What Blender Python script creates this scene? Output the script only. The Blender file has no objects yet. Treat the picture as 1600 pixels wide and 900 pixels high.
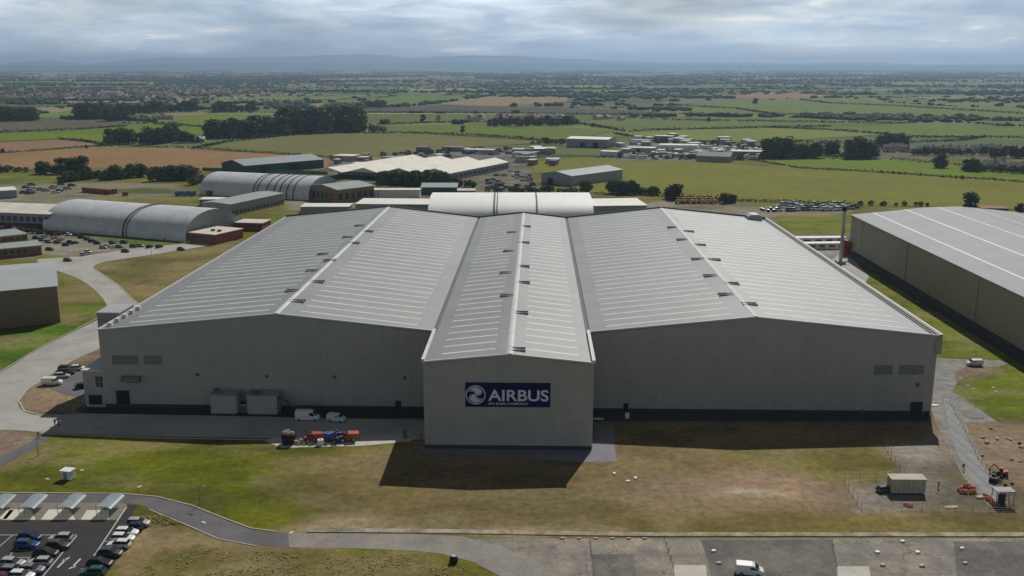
import bpy, math, random
import numpy as np
from mathutils import Vector, Matrix
random.seed(7); rng = np.random.default_rng(7)
sc = bpy.context.scene
col = sc.collection
R = math.radians
# ------------------------------------------------------------------ camera
H = 85.0; F = 1500.0; HY = 103.0
PITCH = math.atan((450-HY)/F)
cam = bpy.data.objects.new('camera', bpy.data.cameras.new('camera')); col.objects.link(cam)
cam.location = (0, 0, H); cam.rotation_euler = (R(90)-PITCH, 0, 0)
cam.data.lens = 36*F/1600; cam.data.sensor_width = 36
cam.data.clip_start = 1; cam.data.clip_end = 120000
sc.camera = cam
# ------------------------------------------------------------------ world, sun, exposure
SUN_AZ, SUN_EL = R(20.5), R(45)
sc.view_settings.view_transform = 'Standard'; sc.view_settings.look = 'None'
sc.view_settings.exposure = -0.42; sc.view_settings.gamma = 1
w = bpy.data.worlds.new('World'); sc.world = w; w.use_nodes = True
nt = w.node_tree; nt.nodes.clear()
def N(nt, t, **k):
    n = nt.nodes.new(t)
    for a, b in k.items():
        if a.startswith('i_'):
            n.inputs[a[2:].replace('_', ' ')].default_value = b
        else: setattr(n, a, b)
    return n
out = N(nt, 'ShaderNodeOutputWorld'); bg = N(nt, 'ShaderNodeBackground')
sky = N(nt, 'ShaderNodeTexSky'); sky.sky_type = 'NISHITA'; sky.sun_disc = False
sky.sun_elevation = SUN_EL; sky.sun_rotation = SUN_AZ; sky.altitude = 100; sky.air_density = 1.0; sky.dust_density = 1.5
bg.inputs['Strength'].default_value = 0.06
tc = N(nt, 'ShaderNodeTexCoord'); mp = N(nt, 'ShaderNodeMapping'); mp.inputs['Scale'].default_value = (10, 10, 56)
n1 = N(nt, 'ShaderNodeTexNoise'); n1.inputs['Scale'].default_value = 1.0; n1.inputs['Detail'].default_value = 9; n1.inputs['Roughness'].default_value = 0.58
n1.inputs['Distortion'].default_value = 0.3
L = nt.links.new
L(tc.outputs['Generated'], mp.inputs['Vector']); L(mp.outputs['Vector'], n1.inputs['Vector'])
ramp = N(nt, 'ShaderNodeValToRGB')       # cloud tone, from dark grey base to bright top (radiance / strength)
e = ramp.color_ramp.elements
e[0].position = 0.36; e[0].color = (0.36, 0.45, 0.55, 1)
e[1].position = 0.72; e[1].color = (1.35, 1.3, 1.2, 1)
m_ = e.new(0.52); m_.color = (0.56, 0.64, 0.74, 1)
m_ = e.new(0.62); m_.color = (0.72, 0.78, 0.84, 1)
L(n1.outputs['Fac'], ramp.inputs['Fac'])
sc_ = N(nt, 'ShaderNodeVectorMath', operation='SCALE'); sc_.inputs['Scale'].default_value = 12.5
L(ramp.outputs['Color'], sc_.inputs[0])
mp2 = N(nt, 'ShaderNodeMapping'); mp2.inputs['Scale'].default_value = (2.2, 2.2, 9); mp2.inputs['Location'].default_value = (3, 1, 2)
n2 = N(nt, 'ShaderNodeTexNoise'); n2.inputs['Scale'].default_value = 1.3; n2.inputs['Detail'].default_value = 6
L(tc.outputs['Generated'], mp2.inputs['Vector']); L(mp2.outputs['Vector'], n2.inputs['Vector'])
mr = N(nt, 'ShaderNodeMapRange'); mr.inputs['From Min'].default_value = 0.36; mr.inputs['From Max'].default_value = 0.50
mr.inputs['To Min'].default_value = 0.45; mr.inputs['To Max'].default_value = 0.97
L(n2.outputs['Fac'], mr.inputs['Value'])
mx = N(nt, 'ShaderNodeMix', data_type='RGBA')
L(mr.outputs['Result'], mx.inputs['Factor']); L(sky.outputs['Color'], mx.inputs['A']); L(sc_.outputs[0], mx.inputs['B'])
sx = N(nt, 'ShaderNodeSeparateXYZ'); L(tc.outputs['Generated'], sx.inputs[0])
el = N(nt, 'ShaderNodeMapRange'); el.inputs['From Min'].default_value = 0.06; el.inputs['From Max'].default_value = 0.28; el.inputs['To Min'].default_value = 2.5; el.inputs['To Max'].default_value = 0.34
L(sx.outputs['Z'], el.inputs['Value'])
mp3 = N(nt, 'ShaderNodeMapping'); mp3.inputs['Scale'].default_value = (3.0, 3.0, 14); mp3.inputs['Location'].default_value = (0.35, 0, 0.4)
n3 = N(nt, 'ShaderNodeTexNoise'); n3.inputs['Scale'].default_value = 1; n3.inputs['Detail'].default_value = 3
L(tc.outputs['Generated'], mp3.inputs['Vector']); L(mp3.outputs[0], n3.inputs['Vector'])
m3 = N(nt, 'ShaderNodeMapRange'); m3.inputs['From Min'].default_value = 0.35; m3.inputs['From Max'].default_value = 0.65; m3.inputs['To Min'].default_value = 0.62; m3.inputs['To Max'].default_value = 1.12
L(n3.outputs['Fac'], m3.inputs['Value'])
v3 = N(nt, 'ShaderNodeVectorMath', operation='SCALE'); L(mx.outputs['Result'], v3.inputs[0]); L(m3.outputs[0], v3.inputs['Scale'])
vs_ = N(nt, 'ShaderNodeVectorMath', operation='SCALE'); L(v3.outputs[0], vs_.inputs[0]); L(el.outputs[0], vs_.inputs['Scale'])
L(vs_.outputs[0], bg.inputs['Color']); L(bg.outputs[0], out.inputs['Surface'])
sl = bpy.data.lights.new('sun', 'SUN'); sl.energy = 4.8; sl.angle = R(0.5); sl.color = (1, 0.965, 0.905)
so = bpy.data.objects.new('sun', sl); col.objects.link(so)
sd = Vector((math.sin(SUN_AZ)*math.cos(SUN_EL), math.cos(SUN_AZ)*math.cos(SUN_EL), math.sin(SUN_EL)))
so.rotation_euler = (-sd).to_track_quat('-Z', 'Y').to_euler(); so.location = (0, 0, 300)

# ------------------------------------------------------------------ helpers
def ray(x, y):
    a = x-800; b = -(y-450)
    return (a, F*math.cos(PITCH)+b*math.sin(PITCH), -F*math.sin(PITCH)+b*math.cos(PITCH))
def P(x, y, z=0.0):
    r = ray(x, y); t = (z-H)/r[2]; return Vector((r[0]*t, r[1]*t, z))
def PY(x, y, Y):
    r = ray(x, y); t = Y/r[1]; return Vector((r[0]*t, Y, H+r[2]*t))
def ppm(D): return F/(D*math.cos(PITCH)+H*math.sin(PITCH))      # picture pixels per metre at ground distance D
AN = math.atan(40/1539.)
def UV(u, v, z=0.0):   # factory frame to world
    return Vector((u*math.cos(AN)+v*math.sin(AN), -u*math.sin(AN)+v*math.cos(AN), z))
def toUV(q): return (q[0]*math.cos(AN)-q[1]*math.sin(AN), q[0]*math.sin(AN)+q[1]*math.cos(AN))

def tag(o, label=None, cat=None, group=None, kind=None):
    if label: o['label'] = label
    if cat: o['category'] = cat
    if group: o['group'] = group
    if kind: o['kind'] = kind
    return o
def empty(name, loc, rz=0, label=None, cat=None, group=None):
    o = bpy.data.objects.new(name, None); col.objects.link(o)
    o.location = loc; o.rotation_euler = (0, 0, rz); o.empty_display_size = 1
    return tag(o, label, cat, group)
class MB:
    def __init__(s): s.v = []; s.f = []; s.m = []
    def add(s, vs, fs, mi=0):
        b = len(s.v); s.v += [tuple(q) for q in vs]
        for f in fs: s.f.append(tuple(b+i for i in f)); s.m.append(mi)
        return s
    def box(s, x0, x1, y0, y1, z0, z1, mi=0):
        return s.add([(x0,y0,z0),(x1,y0,z0),(x1,y1,z0),(x0,y1,z0),(x0,y0,z1),(x1,y0,z1),(x1,y1,z1),(x0,y1,z1)],
            [(0,3,2,1),(4,5,6,7),(0,1,5,4),(1,2,6,5),(2,3,7,6),(3,0,4,7)], mi)
    def prism_x(s, prof, x0, x1, mi=0):      # profile of (y,z) swept along x, closed
        n = len(prof)
        vs = [(x0, y, z) for y, z in prof]+[(x1, y, z) for y, z in prof]
        fs = [tuple(reversed(range(n))), tuple(range(n, 2*n))]+[(i, (i+1) % n, n+(i+1) % n, n+i) for i in range(n)]
        return s.add(vs, fs, mi)
    def prism_y(s, prof, y0, y1, mi=0):      # profile of (x,z) swept along y
        n = len(prof)
        vs = [(x, y0, z) for x, z in prof]+[(x, y1, z) for x, z in prof]
        fs = [tuple(range(n)), tuple(reversed(range(n, 2*n)))]+[((i+1) % n, i, n+i, n+(i+1) % n) for i in range(n)]
        return s.add(vs, fs, mi)
    def tube(s, a, b, r0, r1=None, n=8, mi=0):
        a = Vector(a); b = Vector(b); r1 = r0 if r1 is None else r1
        d = (b-a).normalized(); p = d.orthogonal().normalized(); q = d.cross(p)
        vs = []
        for c, r in ((a, r0), (b, r1)):
            for i in range(n):
                t = 2*math.pi*i/n; vs.append(c+(p*math.cos(t)+q*math.sin(t))*r)
        fs = [tuple(reversed(range(n))), tuple(range(n, 2*n))]+[(i, (i+1) % n, n+(i+1) % n, n+i) for i in range(n)]
        return s.add(vs, fs, mi)
    def build(s, name, mats, parent=None, smooth=False, loc=None, rz=0):
        me = bpy.data.meshes.new(name); me.from_pydata(s.v, [], s.f); me.update()
        if not isinstance(mats, (list, tuple)): mats = [mats]
        for m in mats: me.materials.append(m)
        if len(mats) > 1: me.polygons.foreach_set('material_index', s.m)
        if smooth: me.polygons.foreach_set('use_smooth', [True]*len(s.f))
        o = bpy.data.objects.new(name, me); col.objects.link(o)
        if parent: o.parent = parent
        if loc is not None: o.location = loc
        if rz: o.rotation_euler = (0, 0, rz)
        return o
def dup(root, loc, rz=0, scale=None, label=None, group=None, name=None):
    r = root.copy(); col.objects.link(r); r.location = loc; r.rotation_euler = (0, 0, rz)
    if scale is not None: r.scale = scale
    if label: r['label'] = label
    if group: r['group'] = group
    for ch in list(root.children):
        c = ch.copy(); col.objects.link(c); c.parent = r
        for g in ch.children:
            d = g.copy(); col.objects.link(d); d.parent = c
    return r
ORD = ['', 'first','second','third','fourth','fifth','sixth','seventh','eighth','ninth','tenth','eleventh','twelfth','thirteenth','fourteenth','fifteenth','sixteenth','seventeenth','eighteenth','nineteenth','twentieth']
TENS = {20:'twenty',30:'thirty',40:'forty',50:'fifty',60:'sixty',70:'seventy'}
def ordw(n):
    if n <= 20: return ORD[n]
    t = n//10*10
    return TENS[t]+('-'+ORD[n-t] if n > t else 'th') if n > t else {30:'thirtieth',40:'fortieth',50:'fiftieth',60:'sixtieth'}.get(n, 'last')
def place(i, n):
    if n == 1: return 'single one'
    if i == 0: return 'leftmost'
    if i == n-1: return 'rightmost'
    return ordw(i+1)+' from left'

# ------------------------------------------------------------------ materials
def mat(name, c, rough=0.85, metal=0.0, var=0.18, scale=0.6, scale2=None, c2=None, mask=None, bump=0.0, attr=None, seams=None, spec=0.3, alpha=None, panels=None, streak=0, crack=None):
    m = bpy.data.materials.new(name); m.use_nodes = True; nt = m.node_tree
    b = nt.nodes['Principled BSDF']; L = nt.links.new
    b.inputs['Roughness'].default_value = rough; b.inputs['Metallic'].default_value = metal
    b.inputs['Specular IOR Level'].default_value = spec
    geo = N(nt, 'ShaderNodeNewGeometry')
    if attr:
        at = N(nt, 'ShaderNodeAttribute'); at.attribute_name = attr; src = at.outputs['Color']
    else:
        rgb = N(nt, 'ShaderNodeRGB'); rgb.outputs[0].default_value = (*c, 1); src = rgb.outputs[0]
    if c2 is not None:
        k = N(nt, 'ShaderNodeTexNoise'); k.inputs['Scale'].default_value = (mask or 0.1); k.inputs['Detail'].default_value = 6; k.inputs['Roughness'].default_value = 0.65
        L(geo.outputs['Position'], k.inputs['Vector'])
        r_ = N(nt, 'ShaderNodeMapRange'); r_.inputs['From Min'].default_value = 0.42; r_.inputs['From Max'].default_value = 0.62
        L(k.outputs['Fac'], r_.inputs['Value'])
        mm = N(nt, 'ShaderNodeMix', data_type='RGBA'); L(r_.outputs[0], mm.inputs['Factor']); L(src, mm.inputs['A']); mm.inputs['B'].default_value = (*c2, 1)
        src = mm.outputs['Result']
    for s in [scale]+([scale2] if scale2 else []):
        k = N(nt, 'ShaderNodeTexNoise'); k.inputs['Scale'].default_value = s; k.inputs['Detail'].default_value = 7; k.inputs['Roughness'].default_value = 0.7
        L(geo.outputs['Position'], k.inputs['Vector'])
        r_ = N(nt, 'ShaderNodeMapRange'); r_.inputs['From Min'].default_value = 0.3; r_.inputs['From Max'].default_value = 0.7
        r_.inputs['To Min'].default_value = 1-var; r_.inputs['To Max'].default_value = 1+var
        L(k.outputs['Fac'], r_.inputs['Value'])
        vm = N(nt, 'ShaderNodeVectorMath', operation='SCALE'); L(src, vm.inputs[0]); L(r_.outputs[0], vm.inputs['Scale'])
        src = vm.outputs[0]
    if seams:      # (axis, period m, width fraction, factor) in object space
        tcn = N(nt, 'ShaderNodeTexCoord'); sp = N(nt, 'ShaderNodeSeparateXYZ'); L(tcn.outputs['Object'], sp.inputs[0])
        for ax, per, wd, fac in seams:
            d = N(nt, 'ShaderNodeMath', operation='DIVIDE'); L(sp.outputs[ax], d.inputs[0]); d.inputs[1].default_value = per
            fr = N(nt, 'ShaderNodeMath', operation='FRACT'); L(d.outputs[0], fr.inputs[0])
            lt = N(nt, 'ShaderNodeMath', operation='LESS_THAN'); L(fr.outputs[0], lt.inputs[0]); lt.inputs[1].default_value = wd
            r_ = N(nt, 'ShaderNodeMapRange'); L(lt.outputs[0], r_.inputs['Value']); r_.inputs['To Min'].default_value = 1; r_.inputs['To Max'].default_value = fac
            vm = N(nt, 'ShaderNodeVectorMath', operation='SCALE'); L(src, vm.inputs[0]); L(r_.outputs[0], vm.inputs['Scale'])
            src = vm.outputs[0]
    def scaleby(src, fac_out):
        vm = N(nt, 'ShaderNodeVectorMath', operation='SCALE'); L(src, vm.inputs[0]); L(fac_out, vm.inputs['Scale']); return vm.outputs[0]
    if panels:     # slight tone differences from sheet to sheet
        tcn = N(nt, 'ShaderNodeTexCoord'); dv = N(nt, 'ShaderNodeVectorMath', operation='DIVIDE'); L(tcn.outputs['Object'], dv.inputs[0]); dv.inputs[1].default_value = panels[:3]
        fl = N(nt, 'ShaderNodeVectorMath', operation='FLOOR'); L(dv.outputs[0], fl.inputs[0])
        wn = N(nt, 'ShaderNodeTexWhiteNoise', noise_dimensions='3D'); L(fl.outputs[0], wn.inputs['Vector'])
        r_ = N(nt, 'ShaderNodeMapRange'); L(wn.outputs['Value'], r_.inputs['Value']); r_.inputs['To Min'].default_value = 1-panels[3]; r_.inputs['To Max'].default_value = 1+panels[3]
        src = scaleby(src, r_.outputs[0])
    if streak:     # rain streaks running down the sheets
        tcn = N(nt, 'ShaderNodeTexCoord'); mpp = N(nt, 'ShaderNodeMapping'); L(tcn.outputs['Object'], mpp.inputs['Vector']); mpp.inputs['Scale'].default_value = (0.9, 0.9, 0.045)
        k = N(nt, 'ShaderNodeTexNoise'); k.inputs['Scale'].default_value = 1; k.inputs['Detail'].default_value = 6; k.inputs['Roughness'].default_value = 0.75; L(mpp.outputs[0], k.inputs['Vector'])
        r_ = N(nt, 'ShaderNodeMapRange'); L(k.outputs['Fac'], r_.inputs['Value']); r_.inputs['From Min'].default_value = 0.3; r_.inputs['From Max'].default_value = 0.7
        r_.inputs['To Min'].default_value = 1-streak; r_.inputs['To Max'].default_value = 1+streak*.5
        src = scaleby(src, r_.outputs[0])
    if crack:
        vo = N(nt, 'ShaderNodeTexVoronoi', feature='DISTANCE_TO_EDGE'); vo.inputs['Scale'].default_value = crack[0]
        ad = N(nt, 'ShaderNodeVectorMath', operation='ADD'); nn_ = N(nt, 'ShaderNodeTexNoise'); nn_.inputs['Scale'].default_value = 0.5; L(geo.outputs['Position'], nn_.inputs['Vector'])
        sc3 = N(nt, 'ShaderNodeVectorMath', operation='SCALE'); sc3.inputs['Scale'].default_value = 5; L(nn_.outputs['Color'], sc3.inputs[0]); L(geo.outputs['Position'], ad.inputs[0]); L(sc3.outputs[0], ad.inputs[1]); L(ad.outputs[0], vo.inputs['Vector'])
        r_ = N(nt, 'ShaderNodeMapRange'); L(vo.outputs['Distance'], r_.inputs['Value']); r_.inputs['From Min'].default_value = 0; r_.inputs['From Max'].default_value = crack[1]
        r_.inputs['To Min'].default_value = crack[2]; r_.inputs['To Max'].default_value = 1
        src = scaleby(src, r_.outputs[0])
    L(src, b.inputs['Base Color'])
    if bump:
        bn = N(nt, 'ShaderNodeBump'); bn.inputs['Strength'].default_value = bump; bn.inputs['Distance'].default_value = 0.3
        k = N(nt, 'ShaderNodeTexNoise'); k.inputs['Scale'].default_value = 1.2; k.inputs['Detail'].default_value = 8
        L(geo.outputs['Position'], k.inputs['Vector']); L(k.outputs['Fac'], bn.inputs['Height']); L(bn.outputs[0], b.inputs['Normal'])
    if alpha is not None: b.inputs['Alpha'].default_value = alpha
    return m
M = {}
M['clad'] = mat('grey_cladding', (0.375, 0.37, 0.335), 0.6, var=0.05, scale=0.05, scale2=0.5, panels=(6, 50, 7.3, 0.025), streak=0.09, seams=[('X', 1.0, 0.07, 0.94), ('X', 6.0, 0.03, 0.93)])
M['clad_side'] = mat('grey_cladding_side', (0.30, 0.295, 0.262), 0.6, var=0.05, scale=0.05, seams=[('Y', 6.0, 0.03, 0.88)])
M['roof'] = mat('grey_metal_roof', (0.235, 0.245, 0.243), 0.5, 0.1, var=0.08, scale=0.03, scale2=0.4, panels=(9, 5.75, 90, 0.035), seams=[('Y', 1.0, 0.12, 0.93), ('X', 9.0, 0.02, 0.93)], spec=0.5)
M['light'] = mat('rooflight', (0.57, 0.58, 0.56), 0.5, var=0.18, scale=0.35)
M['trim'] = mat('pale_trim', (0.62, 0.63, 0.62), 0.5, var=0.06)
M['gutter'] = mat('dark_gutter', (0.11, 0.115, 0.12), 0.7, var=0.2)
M['ventgrey'] = mat('vent_grey', (0.30, 0.305, 0.305), 0.7)
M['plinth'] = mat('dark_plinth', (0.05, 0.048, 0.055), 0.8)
M['dark'] = mat('dark_opening', (0.012, 0.012, 0.018), 0.5, var=0.05)
M['louvre'] = mat('louvre', (0.20, 0.205, 0.20), 0.6, seams=[('Z', 0.4, 0.4, 0.75)])
M['navy'] = mat('sign_navy', (0.012, 0.009, 0.075), 0.8, var=0.05, spec=0.1)
M['signw'] = mat('sign_white', (0.62, 0.66, 0.80), 0.5, var=0.03)
M['tan'] = mat('tan_cladding', (0.365, 0.34, 0.275), 0.65, var=0.05, scale=0.08, streak=0.08, seams=[('Y', 1.0, 0.08, 0.94), ('Y', 7.0, 0.03, 0.86)])
M['brownwall'] = mat('brown_cladding', (0.22, 0.165, 0.11), 0.7, var=0.08, scale=0.3, seams=[('X', 1.2, 0.06, 0.9)])
M['plinthred'] = mat('dark_brick_plinth', (0.10, 0.045, 0.04), 0.8)
M['palroof'] = mat('pale_grey_roof', (0.40, 0.42, 0.42), 0.5, 0.1, var=0.06, scale=0.1, scale2=0.6, seams=[('X', 1.5, 0.1, 0.92)])
M['whiteroof'] = mat('white_roof', (0.74, 0.73, 0.68), 0.6, var=0.08, scale=0.1, scale2=0.7, seams=[('X', 4, 0.06, 0.8)])
M['creamroof'] = mat('cream_sheet_roof', (0.70, 0.67, 0.57), 0.7, var=0.14, scale=0.1, scale2=0.6, seams=[('X', 5, 0.05, 0.85)])
M['bluroof'] = mat('blue_grey_roof', (0.27, 0.30, 0.31), 0.6, var=0.1, scale=0.2)
M['grnroof'] = mat('green_grey_roof', (0.29, 0.325, 0.31), 0.7, var=0.12, scale=0.2, seams=[('X', 2.5, 0.08, 0.9)])
M['barrel'] = mat('silver_arch_sheet', (0.60, 0.605, 0.615), 0.42, 0.1, var=0.14, scale=0.12, scale2=0.6, seams=[('X', 1.6, 0.12, 0.86)], spec=0.5)
M['whitebarrel'] = mat('white_arch_sheet', (0.88, 0.87, 0.84), 0.5, 0, var=0.04, scale=0.2, seams=[('X', 6, 0.02, 0.85)])
M['brick'] = mat('red_brick', (0.27, 0.09, 0.06), 0.85, var=0.2, scale=0.8)
M['brick2'] = mat('brown_brick', (0.26, 0.17, 0.12), 0.85, var=0.2, scale=0.8)
M['pinkroof'] = mat('pale_pink_felt_roof', (0.62, 0.54, 0.48), 0.8, var=0.1)
M['greenwall'] = mat('dark_green_sheet', (0.03, 0.075, 0.06), 0.6)
M['teal'] = mat('teal_fence', (0.06, 0.20, 0.16), 0.6)
M['whitewall'] = mat('white_render', (0.70, 0.70, 0.66), 0.7, var=0.08, seams=[('X', 6, 0.04, 0.75)])
M['greywall'] = mat('mid_grey_sheet', (0.28, 0.30, 0.31), 0.6, var=0.1)
M['glass'] = mat('window_glass', (0.03, 0.04, 0.05), 0.12, spec=0.6)
M['cargl'] = mat('car_glass', (0.015, 0.018, 0.022), 0.08, spec=0.6, var=0.02)
M['tyre'] = mat('tyre_rubber', (0.015, 0.015, 0.016), 0.8)
M['rim'] = mat('wheel_rim', (0.35, 0.35, 0.36), 0.35, 0.6)
M['steel'] = mat('galvanised_steel', (0.30, 0.31, 0.33), 0.5, 0.4)
M['stack'] = mat('stack_grey', (0.60, 0.61, 0.63), 0.6)
M['black'] = mat('black_paint', (0.015, 0.015, 0.02), 0.5)
M['concrete'] = mat('light_concrete', (0.40, 0.385, 0.35), 0.9, var=0.10, scale=0.15, scale2=1.3, c2=(0.33, 0.315, 0.29), mask=0.06, crack=(0.12, 0.012, 0.8), seams=[('X', 7, 0.012, 0.88), ('Y', 7, 0.015, 0.88)])
M['concrete2'] = mat('pale_concrete', (0.50, 0.47, 0.41), 0.9, var=0.14, scale=0.5)
M['asphalt'] = mat('worn_asphalt', (0.145, 0.14, 0.145), 0.9, var=0.12, scale=0.3, scale2=2, c2=(0.115, 0.11, 0.115), mask=0.08, crack=(0.15, 0.015, 0.75))
M['black_asphalt'] = mat('new_asphalt', (0.040, 0.036, 0.036), 0.9, var=0.15, scale=0.4, scale2=3)
M['apron'] = mat('dirty_apron', (0.21, 0.192, 0.172), 0.95, var=0.28, scale=0.25, scale2=2.2, c2=(0.32, 0.275, 0.215), mask=0.12, crack=(0.10, 0.02, 0.6), seams=[('X', 6.5, 0.02, 0.75), ('Y', 6.5, 0.025, 0.75)])
M['apron_dark'] = mat('dark_apron_bay', (0.125, 0.116, 0.11), 0.95, var=0.25, scale=0.3, scale2=2.2, c2=(0.19, 0.17, 0.145), mask=0.12, crack=(0.12, 0.02, 0.65))
M['paint'] = mat('road_paint', (0.55, 0.54, 0.50), 0.8, var=0.15, scale=2)
M['kerb'] = mat('kerb_stone', (0.42, 0.39, 0.33), 0.9)
M['glasscan'] = mat('shelter_canopy', (0.30, 0.36, 0.38), 0.25, spec=0.6, alpha=0.85)
M['bark'] = mat('bark', (0.07, 0.055, 0.04), 0.9)
M['leaf'] = mat('leaves_dark', (0.10, 0.135, 0.045), 0.85, var=0.45, scale=0.25, scale2=1.2)
M['leaf2'] = mat('leaves_mid', (0.14, 0.175, 0.055), 0.85, var=0.45, scale=0.25, scale2=1.2)
M['leafred'] = mat('leaves_copper', (0.075, 0.045, 0.035), 0.85, var=0.4, scale=0.3)
M['hedge'] = mat('hedge_leaves', (0.055, 0.075, 0.028), 0.9, var=0.4, scale=0.2, scale2=1.0)
M['far'] = mat('far_tree_foliage', (0.06, 0.088, 0.036), 0.95, var=0.4, scale=0.02, scale2=0.004)
M['weed'] = mat('scrub_leaves', (0.20, 0.18, 0.06), 0.9, var=0.5, scale=0.5, scale2=2)
M['rust'] = mat('rust_orange', (0.40, 0.09, 0.03), 0.6)
M['orange'] = mat('barrier_orange', (0.52, 0.12, 0.05), 0.5)
M['yellow'] = mat('machine_yellow', (0.50, 0.30, 0.06), 0.6)
M['redp'] = mat('red_paint', (0.35, 0.05, 0.04), 0.5)
M['bluep'] = mat('blue_paint', (0.06, 0.11, 0.28), 0.5)
M['tank'] = mat('blue_grey_tank', (0.16, 0.22, 0.33), 0.5)
M['sand'] = mat('pale_rubble', (0.50, 0.37, 0.25), 0.95, var=0.4, scale=1.5, bump=0.5)
M['whitep'] = mat('white_paint', (0.78, 0.78, 0.77), 0.35, var=0.03)
M['cream'] = mat('cream_cabin', (0.42, 0.37, 0.25), 0.7)
M['skin'] = mat('skin', (0.5, 0.33, 0.25), 0.7)
M['cloth'] = mat('dark_clothing', (0.02, 0.022, 0.03), 0.9)
M['hiviz'] = mat('yellow_jacket', (0.45, 0.45, 0.05), 0.8)
M['slate'] = mat('slate_roof', (0.13, 0.12, 0.125), 0.7, var=0.2)
M['tile'] = mat('red_tile_roof', (0.24, 0.12, 0.085), 0.8, var=0.2)
M['render'] = mat('house_render', (0.48, 0.44, 0.38), 0.8, var=0.2)
CARCOL = {'white': (0.78, 0.78, 0.77), 'silver': (0.42, 0.43, 0.44), 'grey': (0.20, 0.21, 0.23), 'charcoal': (0.07, 0.075, 0.08),
          'black': (0.018, 0.018, 0.02), 'blue': (0.03, 0.08, 0.24), 'navy': (0.015, 0.03, 0.09), 'teal': (0.02, 0.10, 0.10), 'red': (0.30, 0.02, 0.025), 'dark red': (0.16, 0.015, 0.03)}
for k_, c_ in CARCOL.items(): M['car_'+k_] = mat('car_paint_'+k_.replace(' ', '_'), c_, 0.25, 0.1, var=0.03, spec=0.6)

# ------------------------------------------------------------------ ground: site sheet with its own earth colours
def inside(px, py, poly):
    x = px; y = py; c = np.zeros(x.shape, bool); n = len(poly)
    for i in range(n):
        x1, y1 = poly[i]; x2, y2 = poly[(i+1) % n]
        k = ((y1 > y) != (y2 > y))
        with np.errstate(divide='ignore', invalid='ignore'):
            c ^= k & (x < (x2-x1)*(y-y1)/(y2-y1+1e-12)+x1)
    return c
def polydist(px, py, poly):
    d = np.full(px.shape, 1e9); n = len(poly)
    for i in range(n):
        x1, y1 = poly[i]; x2, y2 = poly[(i+1) % n]
        dx, dy = x2-x1, y2-y1; l = dx*dx+dy*dy+1e-12
        t = np.clip(((px-x1)*dx+(py-y1)*dy)/l, 0, 1)
        d = np.minimum(d, np.hypot(px-x1-t*dx, py-y1-t*dy))
    return d
def vnoise(x, y, s, seed=0):       # smooth value noise
    r = np.random.default_rng(seed); T = r.random((256, 256))
    x = x/s; y = y/s; xi = np.floor(x).astype(int); yi = np.floor(y).astype(int); fx = x-xi; fy = y-yi
    fx = fx*fx*(3-2*fx); fy = fy*fy*(3-2*fy)
    g = lambda a, b: T[a & 255, b & 255]
    return (g(xi, yi)*(1-fx)+g(xi+1, yi)*fx)*(1-fy)+(g(xi, yi+1)*(1-fx)+g(xi+1, yi+1)*fx)*fy
def fbm(x, y, s, seed=0, o=4):
    t = 0; a = 1; n = 0
    for k in range(o): t = t+a*vnoise(x, y, s/2**k, seed+k); n += a; a *= 0.6
    return t/n
OLIVE = (0.115, 0.112, 0.022); GREEN = (0.10, 0.125, 0.014); BROWN = (0.19, 0.138, 0.078); TAN = (0.25, 0.195, 0.125)
DIRT = (0.225, 0.17, 0.125); GREY = (0.235, 0.22, 0.20); PINK = (0.24, 0.185, 0.145); DGR = (0.055, 0.065, 0.02)
LIME = (0.10, 0.15, 0.02)
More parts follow.
